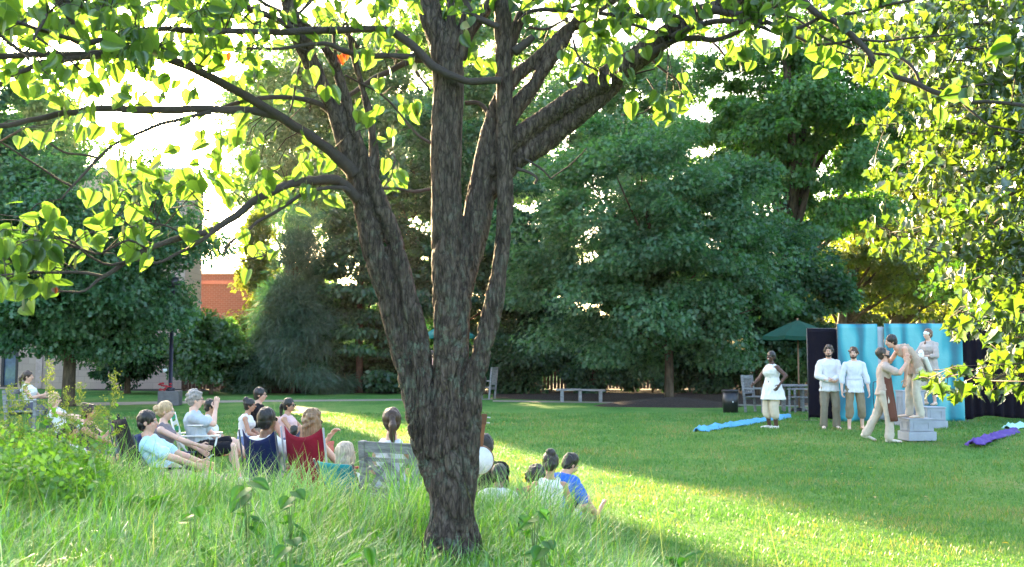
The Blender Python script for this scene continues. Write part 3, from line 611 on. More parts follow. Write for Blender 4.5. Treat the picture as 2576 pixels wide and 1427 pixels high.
    # seed pods hanging
    PODM = leafmat('pod', [(.2, (.10, .08, .03)), (.8, (.11, .14, .04))], .5)
    for x, y in ((312, 372), (330, 385), (302, 365), (345, 470), (352, 455), (337, 480), (148, 620), (190, 640), (60, 740), (640, 180), (620, 215), (650, 195), (545, 325), (555, 320), (310, 560), (230, 270), (190, 330), (215, 325)):
        p = W(x, y, rb_depth(x)); L = rg.uniform(.07, .10)
        MB().ell(p - Vector((0, 0, L / 2)), .008, .002, L / 2, n=8, m=6).build('seed_pod', PODM, t)
    # few red dying leaves
    P2 = np.array([tuple(W(x, y, rb_depth(x) - .1)) for x, y in ((855, 140), (868, 135), (375, 115), (390, 118), (905, 65), (5, 45), (570, 135), (137, 725))])
    v, f = scatter(HEART[0], HEART[1], P2, np.tile((.3, 0, -1.), (8, 1)), np.tile((.2, -1., .2), (8, 1)), np.array([.062, .045, .05, .04, .04, .045, .05, .03]))
    mesh_obj('dying_leaves', v, f, leafmat('red_leaf', [(.2, (.16, .03, .008)), (.8, (.22, .06, .01))], .6, (1.6, 1.2, .8)), t, label='orange red dying leaves')

# ---------------------------------------------------------------- foreground maple at the right
MB_BR = [(6.6, [(2760, 480), (2600, 600), (2486, 652), (2400, 640), (2311, 622), (2260, 600), (2227, 575), (2165, 545)]), (6.8, [(2760, 440), (2600, 450), (2512, 506), (2450, 545), (2384, 579), (2311, 588), (2250, 590)]),
 (5.6, [(2780, 800), (2640, 910), (2560, 945), (2500, 955), (2420, 945), (2350, 950), (2300, 955)]), (6.0, [(2760, 640), (2640, 740), (2560, 790), (2480, 800), (2420, 790), (2375, 800)]),
 (6.5, [(2760, 340), (2600, 330), (2450, 335), (2330, 330), (2220, 320), (2120, 305)]), (7.0, [(2760, 180), (2560, 200), (2400, 205), (2280, 200), (2180, 170), (2120, 140)]), (7.2, [(2760, 20), (2500, 60), (2300, 70), (2100, 50), (1980, 20)]),
 (6.7, [(2760, 400), (2560, 420), (2420, 430), (2300, 410), (2200, 400)]), (6.2, [(2760, 90), (2600, 110), (2450, 120), (2330, 110), (2250, 90)]), (6.2, [(2760, 250), (2620, 270), (2500, 280), (2380, 270)]),
 (6.3, [(2760, 520), (2640, 560), (2540, 570), (2460, 560)]), (6.0, [(2760, 620), (2650, 680), (2560, 700), (2500, 690)]), (5.8, [(2780, 720), (2660, 840), (2580, 870), (2500, 850), (2430, 860)]), (7.4, [(2760, -40), (2500, -30), (2300, -20), (2100, -30), (1960, -40)]),
 (7.0, [(2760, 300), (2600, 360), (2480, 380), (2380, 370), (2290, 365)]), (6.1, [(2780, 780), (2680, 840), (2600, 860)]), (5.9, [(2780, 560), (2650, 620), (2590, 640)]),
 (7.3, [(2760, 150), (2560, 150), (2400, 150), (2230, 140), (2150, 120)]), (6.5, [(2780, -60), (2560, 20), (2450, 10), (2350, 20)]), (6.6, [(2780, 200), (2620, 230), (2520, 210), (2440, 180)])]
def build_maple():
    bx = W(2960, 900, 7.2).x; g0 = gz(bx, 7.2)
    t = thing('maple_tree', 'near maple reaching in from the right edge with bright lobed leaves', 'tree', (bx, 7.2, g0))
    tr = MB(); tr.tube([(bx, 7.2, g0 - .1), (bx, 7.2, g0 + .3), (bx - .05, 7.2, 2.2), (bx - .1, 7.25, 4.0), (bx - .2, 7.3, 6.0), (bx, 7.2, 7.6)], [.26, .19, .16, .13, .08, .02], 12)
    rg = np.random.default_rng(11); P = []; A = []; N = []; S = []
    YS = [-100, 60, 110, 190, 230, 290, 340, 360, 430, 470, 530, 560, 620, 650, 700, 740, 780, 835, 850, 905, 925, 940, 985, 1000, 1015]
    XS = [1900, 1950, 2080, 2130, 2210, 2120, 2125, 2190, 2165, 2215, 2190, 2150, 2155, 2260, 2330, 2395, 2370, 2385, 2470, 2490, 2340, 2290, 2310, 2420, 2800]
    def outside(p, mg=20):
        dz = (p[2] - CH) / p[1]; q_ = (dz * math.cos(TH) - math.sin(TH)) / (math.cos(TH) + dz * math.sin(TH)); kk = p[1] / (math.cos(TH) - q_ * math.sin(TH))
        return CXP + F * p[0] / kk < np.interp(CYP - F * q_, YS, XS) + mg
    for dd, L in MB_BR:
        q = []
        for i, (x, y) in enumerate(L): q.append(W(x, y, dd + .12 * math.sin(i * 2.1 + x)))
        z0 = max(.8, q[0].z - .9 * abs(q[0].x - bx)); s0 = Vector((bx - .05, 7.2, z0))
        qs = [s0] + q
        P2 = []; 
        for i in range(len(qs) - 1):
            for k in range(4): P2.append(qs[i].lerp(qs[i + 1], k / 4) + Vector((0, 0, .012 * math.sin(i * 4 + k))))
        P2.append(qs[-1])
        while outside(P2[-1], 5): P2.pop()
        nn = len(P2)
        tr.tube(P2, [max(.0025, .028 * (1 - i / nn) ** 1.6) for i in range(nn)], 7)
        for i in range(3, nn):
            u = i / nn; nsub = 4 if rg.random() < .62 else 1
            for k in range(nsub):
                p = P2[i]; e = p + Vector((rg.normal() * .14, rg.normal() * .3, rg.normal() * .11 - .03))
                if outside(e): continue
                if k < 2: tr.tube([p, (p + e) / 2 + Vector((0, 0, .03)), e], [.003, .0025, .0015], 4)
                for m in range(3 if p.x > W(2330, 0, dd).x else 2):
                    c = e + Vector((rg.normal() * .05, rg.normal() * .07, rg.normal() * .045 - .02)); P.append(tuple(c))
                    A.append((rg.normal() * .5 - .2, rg.normal() * .5, -1 + rg.normal() * .35)); N.append((rg.normal() * .7, rg.normal() * .6 - .4, .5 + rg.normal() * .5)); S.append(rg.uniform(.06, .11))
    # the deep upper corner
    for k in range(1700):
        x = rg.uniform(2180, 2900); y = rg.uniform(-160, 560)
        if y > 100 + (x - 2180) * 1.25: continue
        P.append(tuple(W(x, y, rg.uniform(6.0, 8.5)))); A.append((rg.normal() * .5 - .2, rg.normal() * .5, -1 + rg.normal() * .4)); N.append((rg.normal() * .7, rg.normal() * .6 - .4, .5 + rg.normal() * .5)); S.append(rg.uniform(.07, .12))
    P = np.array(P); A = np.array(A); N = np.array(N); S = np.array(S)
    dz = (P[:, 2] - CH) / P[:, 1]; q_ = (dz * math.cos(TH) - math.sin(TH)) / (math.cos(TH) + dz * math.sin(TH))
    kk = P[:, 1] / (math.cos(TH) - q_ * math.sin(TH)); px_ = CXP + F * P[:, 0] / kk; py_ = CYP - F * q_
    lim = np.interp(py_, YS, XS)
    ok = px_ > lim + 14; P, A, N, S = P[ok], A[ok], N[ok], S[ok]
    tr.build('trunk', TWIG, t)
    v, f = scatter(MAPLE[0], MAPLE[1], np.array(P), np.array(A), np.array(N), np.array(S))
    ML = leafmat('maple_leaf', [(.2, (.025, .062, .016)), (.5, (.040, .085, .018)), (.8, (.055, .10, .022))], .52, (2.3, 2.0, .5), gl=.09, rough=.35, vary=1.5)
    mesh_obj('crown', v, f, ML, t, smooth=False)
# ---------------------------------------------------------------- people
def ik(a, t, l1, l2, hint):
    d = t - a; L = max(min(d.length, (l1 + l2) * .995), abs(l1 - l2) + .02); dn = d.normalized(); t = a + dn * L
    ca = (l1 * l1 + L * L - l2 * l2) / (2 * l1 * L); hint = Vector(hint); h = hint - dn * hint.dot(dn); h.normalize()
    return a + dn * l1 * ca + h * l1 * math.sqrt(max(0, 1 - ca * ca)), t
LIGHT = (.60, .34, .25); FAIR = (.68, .42, .33); TAN = (.42, .22, .14); BROWN = (.20, .10, .06); DARKS = (.075, .034, .022)
POSES = {
 'stand': dict(pel=(0, 0, .93), lf=(-.10, .0, .07), rf=(.11, .02, .07), lh=(-.27, .06, .80), rh=(.27, .06, .80), lean=(0, 2), kh=(0, 1, 0)),
 'chair': dict(pel=(0, 0, .50), lf=(-.12, .46, .07), rf=(.12, .44, .07), lh=(-.17, .34, .60), rh=(.17, .34, .60), lean=(-14, -8), kh=(0, .3, 1)),
 'low': dict(pel=(0, 0, .24), lf=(-.14, .78, .07), rf=(.13, .74, .07), lh=(-.20, .34, .38), rh=(.20, .34, .38), lean=(-22, -10), kh=(0, .2, 1)),
 'cross': dict(pel=(0, 0, .11), lf=(.10, .30, .06), rf=(-.10, .36, .06), lh=(-.14, .34, .22), rh=(.14, .34, .22), lean=(-4, 14), kh=(0, .3, .35), kout=1.0),
 'knees': dict(pel=(0, 0, .11), lf=(-.12, .46, .06), rf=(.12, .44, .06), lh=(-.12, .40, .42), rh=(.12, .40, .42), lean=(0, 14), kh=(0, .2, 1)),
}
def person(label, px, d, phi, pose='stand', h=1.72, skin=LIGHT, hair=('short', (.02, .014, .01)), top=None, bottom=None, shoes=None, z=None, hy=0, hp=0, wide=1.0,
           female=False, extra=(), group=None, vox=.0095, **ov):
    q = dict(POSES[pose]); q.update(ov); k = h / 1.75
    x = (px - CXP) / F * d; g0 = gz(x, d) if z is None else z
    t = thing('person', label, 'person', (x, d, g0), group)
    M = Matrix.Translation((x, d, g0)) @ Matrix.Rotation(R(phi - 90), 4, 'Z') @ Matrix.Scale(k, 4)
    V = Vector; pel = V(q['pel']); l0, l1 = q['lean']; sl = q.get('side', 0); tw = q.get('twist', 0)
    TL = .50
    def fr(tt):
        p = V(pel); n = 24; an = l0
        st = tt / n
        for i in range(n):
            u = max(0, min(1, (i + .5) * st)); an = l0 + (l1 - l0) * u
            p = p + V((math.sin(R(sl)) , math.sin(R(an)), math.cos(R(an)))).normalized() * TL * st
        u = max(0, min(1, tt)); an = l0 + (l1 - l0) * u
        X = V((math.cos(R(tw * u)), math.sin(R(tw * u)), 0)); up = V((math.sin(R(sl)), math.sin(R(an)), math.cos(R(an)))).normalized()
        Y = up.cross(X).normalized(); X = Y.cross(up).normalized(); return p, X, Y, up
    def ring(tt, rx, ry, dy=0, n=18, rag=0, ph=0):
        p, X, Y, up = fr(tt); out = []
        for i in range(n):
            a = 2 * math.pi * i / n; e = 1 + rag * math.sin(5 * a + ph)
            c, s = math.cos(a), math.sin(a); pw = .92
            out.append(p + X * rx * math.copysign(abs(c) ** pw, c) * e + Y * (ry * math.copysign(abs(s) ** pw, s) * e + dy))
        return out
    PR = [(-.14, .10, .085), (-.06, .150, .108), (.05, .165, .115), (.22, .150, .102), (.42, .135, .095), (.62, .150, .108), (.80, .165, .108), (.90, .150, .088), (.98, .09, .068), (1.05, .058, .058), (1.14, .053, .056)]
    if female: PR = [(-.14, .10, .085), (-.06, .158, .115), (.05, .170, .118), (.22, .148, .10), (.42, .118, .088), (.62, .135, .115), (.78, .145, .108), (.90, .130, .082), (.98, .08, .062), (1.05, .050, .052), (1.14, .046, .050)]
    if wide != 1: PR = [(a, b * (wide if a < .95 else 1 + (wide - 1) * .3), c * (wide if a < .95 else 1)) for a, b, c in PR]
    sw = (.155 if female else .170) * (1 + (wide - 1) * .5)
    ps, X, Y, up = fr(.855)
    sh = {-1: ps - X * sw, 1: ps + X * sw}
    hb, hX, hY, hup = fr(0)
    hip = {-1: hb - hX * .09 * wide - hup * .03, 1: hb + hX * .09 * wide - hup * .03}
    arm = {}; leg = {}
    for s_, hk, fk in ((-1, 'lh', 'lf'), (1, 'rh', 'rf')):
        eh = q.get('eh' + ('l' if s_ < 0 else 'r'), (s_ * .8, -.5, -.8))
        arm[s_] = ik(sh[s_], V(q[hk]), .285, .255, eh)
        kh = V(q['kh']) + V((s_ * q.get('kout', .15), 0, 0)); kh = V(q.get('kh' + ('l' if s_ < 0 else 'r'), kh))
        leg[s_] = ik(hip[s_], V(q[fk]), .43, .41, kh)
    # head frame
    nb, nX, nY, nup = fr(1.06); fwd = V((math.sin(R(hy)) * math.cos(R(hp)), math.cos(R(hy)) * math.cos(R(hp)), math.sin(R(hp))))
    HX = fwd.cross(V((0, 0, 1))).normalized()
    if q.get('htilt'): HX = (HX + V((0, 0, math.sin(R(q['htilt']))))).normalized()
    HU = HX.cross(fwd).normalized(); hf = fwd
    hc = nb + (nup * .35 + HU * .65).normalized() * .135 + hf * .025
    ax = (HX, hf, HU)
    def hp_(a, b, c): return hc + HX * a + hf * b + HU * c
    m = MB(); m.loft([ring(a, b, c) for a, b, c in PR])
    if female:
        for s_ in (-1, 1):
            p, X1, Y1, u1 = fr(.66); m.ell(p + X1 * s_ * .065 * wide + Y1 * .085 * wide, .062 * wide, .055, .062, (X1, Y1, u1))
    fa = .9 if female else 1.0; aw = 1 + (wide - 1) * .8
    for s_ in (-1, 1):
        el, wr = arm[s_]; m.cap(sh[s_] - X * s_ * .05, sh[s_], .050, .050 * aw); m.cap(sh[s_], el, .048 * fa * aw, .040 * fa * aw); m.cap(el, wr, .041 * fa * aw, .026 * fa)
        m.cap(el + (wr - el) * .12, el + (wr - el) * .4, .042 * fa, .040 * fa)
        kn, an = leg[s_]; m.cap(hip[s_], kn, .086 * aw, .056 * aw); m.cap(kn, an, .054 * aw, .036 * aw)
        m.ell(kn.lerp(an, .3) + V((0, -.012, 0)), .052 * aw, .055 * aw, .11, n=10)
    # hands
    fingers = MB(); feet = {}
    for s_ in (-1, 1):
        el, wr = arm[s_]; dr = (wr - el).normalized(); hd = V(q.get('hd' + ('l' if s_ < 0 else 'r'), dr)).normalized()
        pn = V(q.get('pn' + ('l' if s_ < 0 else 'r'), (-s_, 0, 0))); pn = (pn - hd * pn.dot(hd)).normalized(); sd = hd.cross(pn).normalized() * (s_)
        pc = wr + hd * .085
        m.cap(wr, wr + hd * .02, .026, .027); m.cap(wr + hd * .03 + sd * .0, pc, .036, .038, side=sd, flat=.42)
        for i, (off, ln) in enumerate(((.030, .072), (.010, .080), (-.010, .074), (-.029, .058))):
            b0 = pc + sd * off + hd * .022; b1 = (b0 + hd * ln * .45 + pn * .012); b2 = b1 + (hd * .75 + pn * .65) * ln * .32; b3 = b2 + (hd * .35 + pn * .95) * ln * .28
            fingers.tube([b0 - hd * .01, b1, b2, b3, b3 + pn * .004], [.0092, .0088, .008, .0065, .002], 6)
        t0 = wr + hd * .03 + sd * .028; t1 = t0 + sd * .03 + hd * .03 + pn * .012; t2 = t1 + hd * .035 + pn * .016 - sd * .004
        fingers.tube([t0 - sd * .012, t0, t1, t2], [.010, .0125, .010, .006], 6)
        kn, an = leg[s_]; sd_ = (an - kn).normalized(); fdir = V(q.get('fd' + ('l' if s_ < 0 else 'r'), q.get('fd', (s_ * .18, 1, 0))))
        if pose in ('low', 'recl') and 'fd' not in q: fdir = V((s_ * .2, .35, .9))
        if pose == 'cross': fdir = V((-s_ * .5, .35, .1)) * -1 if False else V((-s_ * .8, .5, 0))
        fdir.normalize(); feet[s_] = (an, fdir)
        dn = V((0, 0, -1)); dn = (dn - fdir * dn.dot(fdir)); dn = dn.normalized() if dn.length > .1 else V((0, 1, 0))
        m.cap(an + dn * .03 - fdir * .035, an + dn * .03, .034, .036); m.cap(an + dn * .02 + fdir * .02, an + dn * .045 + fdir * .16, .036, .028, side=fdir.cross(dn), flat=.75)
        for i in range(5): b0 = an + dn * .05 + fdir * .175 + fdir.cross(dn) * (i - 2) * .017; m.cap(b0, b0 + fdir * (.035 - .004 * abs(i - 1)), .0115, .010)
    # head
    m.cap(nb - nup * .06, hc - HU * .04, .052 if not female else .045, .05 if not female else .044)
    m.ell(hp_(0, -.012, .025), .076, .096, .095, ax, 16, 12); m.ell(hp_(0, .018, -.03), .062, .070, .085, ax, 14, 10); m.ell(hp_(0, .040, -.082), .034, .034, .030, ax)
    m.cap(hp_(0, .088, .012), hp_(0, .108, -.022), .009, .0145); m.ell(hp_(0, .082, .028), .05, .014, .010, ax); m.ell(hp_(0, .078, -.052), .026, .016, .012, ax)
    for s_ in (-1, 1): m.ell(hp_(s_ * .077, -.008, -.003), .009, .019, .031, ax, 8, 6); m.ell(hp_(s_ * .04, .062, -.02), .022, .022, .022, ax)
    def fin(mb, vx, name, mat, wrk=0, parent=t, sm=2, more=None, label=None, wf=11):
        if not mb.v: return
        mb.v = [tuple(M @ V(p)) for p in mb.v]
        co, f, no = remesh(mb, vx, sm, wrk, wf)
        if more is not None and more.v:
            n0 = len(co); mv = np.array([tuple(M @ V(p)) for p in more.v]); fl = f.tolist() + [[i + n0 for i in z_] for z_ in more.f]; co = np.concatenate([co, mv]); f = fl
        return mesh_obj(name, co, f, mat, parent, label=label)
    body = fin(m, vox, 'body', C(skin, 'skin'), more=fingers)
    def raw(mb, name, mat, parent=t, smooth=True):
        mb.v = [tuple(M @ V(p)) for p in mb.v]; return mb.build(name, mat, parent, smooth)
    # eyes, brows, mouth
    for s_ in (-1, 1):
        e = raw(MB().ell(hp_(s_ * .031, .083, .006), .013, .008, .0075, ax, 8, 6), 'eye', C((.55, .52, .5), 'gloss'))
        raw(MB().ell(hp_(s_ * .031, .0895, .006), .006, .003, .006, ax, 8, 6), 'iris', C((.02, .012, .008), 'gloss'), e)
        raw(MB().cap(hp_(s_ * .016, .0935, .030), hp_(s_ * .047, .085, .031), .0045, .003, 6), 'eyebrow', C(tuple(np.array(hair[1]) * .7), 'hair'))
    raw(MB().ell(hp_(0, .092, -.051), .024, .006, .007 if 'smile' not in extra else .013, ax, 10, 6), 'mouth', C((.30, .07, .06) if 'smile' not in extra else (.7, .55, .5), 'skin'))
    # hair
    hm = MB(); st, hcOl = hair
    if st != 'none':
        hm.ell(hp_(0, -.020, .038), .088, .098, .100, ax, 18, 12)
        hm.ell(hp_(0, -.05, -.012), .078, .062, .075, ax, 14, 8)
        if st == 'bob':
            for s_ in (-1, 1): hm.ell(hp_(s_ * .066, -.015, -.025), .030, .062, .095, ax)
            hm.ell(hp_(0, -.06, -.04), .085, .055, .10, ax)
        if st in ('long', 'curly'):
            for s_ in (-1, 1): hm.ell(hp_(s_ * .066, -.02, -.03), .032, .055, .10, ax)
            hm.ell(hp_(0, -.075, -.08), .085, .045, .15, ax)
        if st == 'pony': hm.ell(hp_(0, -.105, .05), .028, .03, .028, ax); hm.cap(hp_(0, -.115, .045), hp_(0, -.155, -.03), .022, .034); hm.cap(hp_(0, -.155, -.03), hp_(.0, -.15, -.13), .034, .026); hm.cap(hp_(0, -.15, -.13), hp_(.005, -.135, -.23), .026, .008)
        if st == 'bun': hm.ell(hp_(0, -.07, .118), .05, .05, .040, ax); hm.ell(hp_(.02, -.09, .10), .035, .035, .035, ax)
        if st == 'lowbun': hm.ell(hp_(0, -.125, .02), .045, .05, .045, ax); hm.cap(hp_(0, -.10, .02), hp_(.03, -.13, -.06), .02, .01)
        if st == 'afro': hm.ell(hp_(0, -.03, .03), .135, .14, .145, ax, 20, 12)
        if st == 'braid':
            hm.cap(hp_(0, -.09, .0), hp_(.07, -.06, -.12), .03, .03); hm.cap(hp_(.07, -.06, -.12), hp_(.02, .06, -.20), .03, .026); hm.cap(hp_(.02, .06, -.20), hp_(-.02, .08, -.36), .024, .012)
        if st in ('curly', 'messy', 'afro'):
            rr = random.Random(int(px)); nn = {'curly': 60, 'messy': 34, 'afro': 70}[st]
            for i in range(nn):
                a = rr.uniform(0, 6.283); e = rr.uniform(-.9, 1.3)
                if st == 'messy': e = rr.uniform(-.2, 1.4)
                cy = math.cos(e); dx, dy, dz = math.cos(a) * cy, math.sin(a) * cy, math.sin(e)
                if dy > .35 and dz < .55: continue
                sc_ = {'curly': (.092, .10, .125), 'messy': (.09, .10, .115), 'afro': (.13, .135, .14)}[st]
                hm.ell(hp_(dx * sc_[0], dy * sc_[1] - .02, dz * sc_[2] + .02), .024, .024, .024, ax, 8, 6)
        fin(hm, .0075, 'hair', C(hcOl, 'hair'), .009, sm=1, wf=26)
    if 'beard' in extra:
        bm_ = MB().ell(hp_(0, .036, -.078), .048, .050, .038, ax, 14, 8)
        for s_ in (-1, 1): bm_.cap(hp_(s_ * .064, .0, -.02), hp_(s_ * .045, .045, -.075), .012, .018)
        bm_.cap(hp_(-.02, .096, -.036), hp_(.02, .096, -.036), .006, .006)
        fin(bm_, .007, 'beard', C(hcOl, 'hair'), .003, sm=1)
    if 'glasses' in extra or 'sunglasses' in extra:
        gm = MB(); dk = 'sunglasses' in extra
        for s_ in (-1, 1):
            if dk: gm.ell(hp_(s_ * .033, .098, .006), .028, .005, .022, ax, 12, 6)
            else:
                ringp = [hp_(s_ * .033 + .025 * math.cos(a), .099, .006 + .018 * math.sin(a)) for a in np.linspace(0, 6.283, 13)]; gm.tube(ringp, .0022, 5)
            gm.tube([hp_(s_ * .060, .096, .010), hp_(s_ * .080, .04, .010), hp_(s_ * .082, -.02, .006)], .0025, 5)
        gm.tube([hp_(-.010, .100, .008), hp_(.010, .100, .008)], .0025, 5)
        raw(gm, 'sunglasses' if dk else 'glasses', C((.012, .012, .015), 'gloss'))
    if 'headsun' in extra:
        gm = MB()
        for s_ in (-1, 1): gm.ell(hp_(s_ * .033, .05, .118), .03, .02, .010, ax, 12, 6); gm.tube([hp_(s_ * .06, .04, .12), hp_(s_ * .088, -.03, .06)], .003, 5)
        raw(gm, 'sunglasses', C((.012, .012, .015), 'gloss'))
    if 'mask' in extra:
        mm = MB().ell(hp_(0, .006, .028), .079, .098, .060, ax, 18, 12); raw(mm, 'half_mask', C((.75, .74, .72), 'cloth'))
    # top
    if top:
        col, slv, hem, flare = top; inf = .010 + (.012 if slv in ('long', 'loose') else 0); tm = MB(); rings = []
        if hem < 0: rings += [ring(hem, (.165 + flare) * wide, (.125 + flare * .8) * wide, rag=.04, ph=1), ring(hem * .5, (.165 + flare * .55) * wide, (.122 + flare * .5) * wide, rag=.03, ph=1)]
        for a, b, c in PR:
            if a <= max(.02, hem): continue
            if slv == 'tank':
                if a > .79: continue
            elif a > .99: continue
            bust = .03 if (female and .5 < a < .8) else 0
            rings.append(ring(a, b + inf, c + inf + bust * .6, dy=bust * .7, rag=.012, ph=a * 9))
        if slv == 'tank': rings.append(ring(.80, (.146 if female else .165) * wide + .008, .112 * wide + .008)); rings.append(ring(.88, .122 * wide, .094 * wide + .008)); rings.append(ring(.95, .108 * wide, .072 * wide + .008)); rings.append(ring(.985, .095, .052))
        else: rings.append(ring(1.0, .082, .072))
        tm.loft(rings)
        if slv == 'tank':
            for s_ in (-1, 1):
                a0 = fr(.78)[0] + fr(.78)[1] * s_ * .085 + fr(.78)[2] * .10; b0 = fr(.985)[0] + X * s_ * .092 ; c0 = fr(.78)[0] + X * s_ * .085 - Y * .10
                tm.cap(a0, b0, .024, .022); tm.cap(b0, c0, .022, .03)
        else:
            for s_ in (-1, 1):
                el, wr = arm[s_]; r0 = .060 * aw + inf * .35; fl = {'short': .062, 'loose': .07, 'long': .058, 'mid': .06}[slv]
                tm.cap(fr(.95)[0] + X * s_ * .06, sh[s_], .050, r0)
                if slv == 'short': tm.cap(sh[s_], sh[s_].lerp(el, .72), r0, fl * aw)
                elif slv == 'mid': tm.cap(sh[s_], el, r0, fl); tm.cap(el, el.lerp(wr, .35), fl, .052)
                else: tm.cap(sh[s_], el, r0, fl + .004); tm.cap(el, el.lerp(wr, .86), fl, .045); tm.cap(el.lerp(wr, .86), el.lerp(wr, .92), .04, .036)
        fin(tm, vox, 'shirt', C(col), .018, sm=1)
        if 'belt' in extra:
            raw(MB().loft([ring(.23, .180 * wide, .128 * wide), ring(.26, .184 * wide, .132 * wide), ring(.30, .176 * wide, .126 * wide)], cap=False), 'sash', C(tuple(np.array(col) * .9)))
    if bottom:
        col, kd, fl = bottom; bm_ = MB(); bm_.loft([ring(a, b + .014, c + .014) for a, b, c in PR if a < (.30 if not top or top[2] > -.1 else .03)])
        for s_ in (-1, 1):
            kn, an = leg[s_]; bm_.cap(hip[s_], kn if kd != 'shorts' else hip[s_].lerp(kn, .86), .098 * aw, .070 * aw + fl * .4)
            if kd == 'pants': bm_.cap(kn, kn.lerp(an, .96), .066 * aw + fl * .4, .055 + fl)
            if kd == 'cropped': bm_.cap(kn, kn.lerp(an, .42), .070 * aw + fl * .4, .062 * aw + fl)
            if kd == 'skirt': pass
        fin(bm_, vox, 'trousers' if kd != 'shorts' else 'shorts', C(col), .016, sm=1)
    if shoes:
        for s_ in (-1, 1):
            an, fdir = feet[s_]; dn = V((0, 0, -1)); dn = (dn - fdir * dn.dot(fdir)); dn = dn.normalized() if dn.length > .1 else V((0, 1, 0)); smb = MB()
            smb.cap(an + dn * .035 - fdir * .035, an + dn * .035 + fdir * .02, .044, .044); smb.cap(an + dn * .03 + fdir * .03, an + dn * .05 + fdir * .185, .044, .036, side=fdir.cross(dn), flat=.7)
            fin(smb, .009, 'shoe', C(shoes), 0, sm=1)
    return dict(root=t, M=M, arm=arm, leg=leg, hand={s_: M @ (arm[s_][1] + (arm[s_][1] - arm[s_][0]).normalized() * .09) for s_ in (-1, 1)}, fr=fr, ring=ring, raw=raw, fin=fin, hp=hp_, ax=ax)
BLK = (.012, .009, .008); DBR = (.045, .022, .014); BLO = (.42, .28, .15); GRY = (.36, .33, .31); WHITE = (.68, .67, .68); CREAM = (.70, .62, .52)
def audience():
    G = 'people sitting on the lawn watching the play'
    person('woman in white tank top with dark ponytail sitting on the grey bench at far left', 86, 20.5, 5, 'chair', 1.68, LIGHT, ('pony', DBR), (WHITE, 'tank', -.02, 0), ((.1, .1, .13), 'pants', 0), (.1, .1, .1), female=True, group=G, rh=(.12, .3, .78), lh=(-.1, .34, .72))
    person('blonde woman reclining in sunglasses with one arm stretched out, beyond the left weeds', 172, 18, 8, 'low', 1.66, FAIR, ('long', BLO), ((.70, .68, .74), 'tank', -.02, 0), ((.5, .5, .6), 'shorts', .01), None, female=True, extra=('sunglasses',), group=G, pel=(0, 0, .20), lean=(-30, -16), rh=(.15, .4, .5))
    person('woman with sunglasses on her dark hair and chin on hand behind the weeds', 243, 14.2, 10, 'low', 1.66, TAN, ('bun', DBR), ((.06, .05, .06), 'tank', -.02, 0), ((.10, .10, .14), 'shorts', 0), None, female=True, extra=('headsun',), group=G, rh=(.05, .30, .66), hdr=(0, .1, 1), lean=(-18, -2))
    person('woman with dark ponytail and white shirt sitting low behind the weeds', 222, 12.9, 10, 'low', 1.62, TAN, ('pony', BLK), (WHITE, 'tank', -.02, 0), ((.6, .55, .5), 'shorts', 0), None, female=True, group=G, pel=(0, 0, .13), lean=(-30, -14))
    person('man in pale blue shirt and khaki shorts lying back in the tall black camp chair', 412, 11.2, 5, 'low', 1.80, LIGHT, ('short', BLK), ((.46, .66, .78), 'short', -.02, .0), ((.40, .33, .25), 'shorts', .02), (.35, .28, .2), group=G, pel=(0.0, 0.13, .33), lean=(-42, -22), lf=(-.12, 1.02, .07), rf=(.12, .98, .07), lh=(-.2, .55, .40), rh=(.22, .55, .42))
    person('blonde woman with hair tied back and grey tank top holding a plate', 428, 12.6, 6, 'low', 1.66, FAIR, ('lowbun', BLO), ((.20, .17, .19), 'tank', -.02, 0), ((.10, .09, .10), 'shorts', .0), None, female=True, group=G, pel=(0, 0, .38), lean=(-12, 0), rh=(.08, .52, .56), lh=(-.06, .50, .46), hp=-6)
    person('grey haired person in glasses and grey polo resting chin on hand in the lawn chair', 510, 13.2, 12, 'chair', 1.70, FAIR, ('messy', (.26, .23, .21)), ((.42, .47, .52), 'short', -.04, .01), ((.015, .015, .02), 'shorts', .012), (.75, .75, .75), extra=('glasses',), wide=1.12, group=G, pel=(0, 0, .47), rf=(.10, .52, .10), lf=(.05, .72, .30), lh=(-.05, .34, .50), rh=(.06, .20, 1.00), hdr=(0, .1, 1), lean=(-16, -4), hy=-4)
    person('boy with black hair in white shirt behind the grey haired person', 530, 15.0, 15, 'low', 1.50, TAN, ('short', BLK), (WHITE, 'short', -.02, 0), ((.2, .2, .25), 'shorts', 0), (.3, .3, .3), group=G, pel=(0, 0, .36), lean=(-6, 6))
    person('girl with curly dark bun and glasses in white sleeveless top on the blanket', 621, 17.0, 5, 'cross', 1.62, TAN, ('bun', BLK), (WHITE, 'tank', -.02, .02), ((.15, .2, .35), 'shorts', .02), None, female=True, extra=('glasses',), group=G, pel=(0, 0, .14))
    person('man with glasses and black polo shirt sitting behind the girl with the curly bun', 658, 17.6, 0, 'knees', 1.78, LIGHT, ('short', BLK), ((.015, .014, .016), 'short', -.02, 0), ((.3, .25, .2), 'shorts', 0), (.2, .2, .2), extra=('glasses',), group=G, pel=(0, 0, .20), lean=(-10, 4))
    person('woman in sunglasses and pale pink tank top sitting with her knees up', 731, 16.6, -12, 'knees', 1.64, TAN, ('pony', BLK), ((.62, .42, .42), 'tank', -.02, 0), ((.12, .12, .2), 'shorts', 0), None, female=True, extra=('sunglasses',), group=G, pel=(0, 0, .16), lean=(-8, 2))
    person('small dark haired child in purple leaning against the woman in pink', 738, 15.6, 30, 'cross', 1.05, TAN, ('bob', BLK), ((.16, .05, .25), 'short', -.02, 0), ((.1, .1, .2), 'shorts', 0), None, group=G, vox=.008)
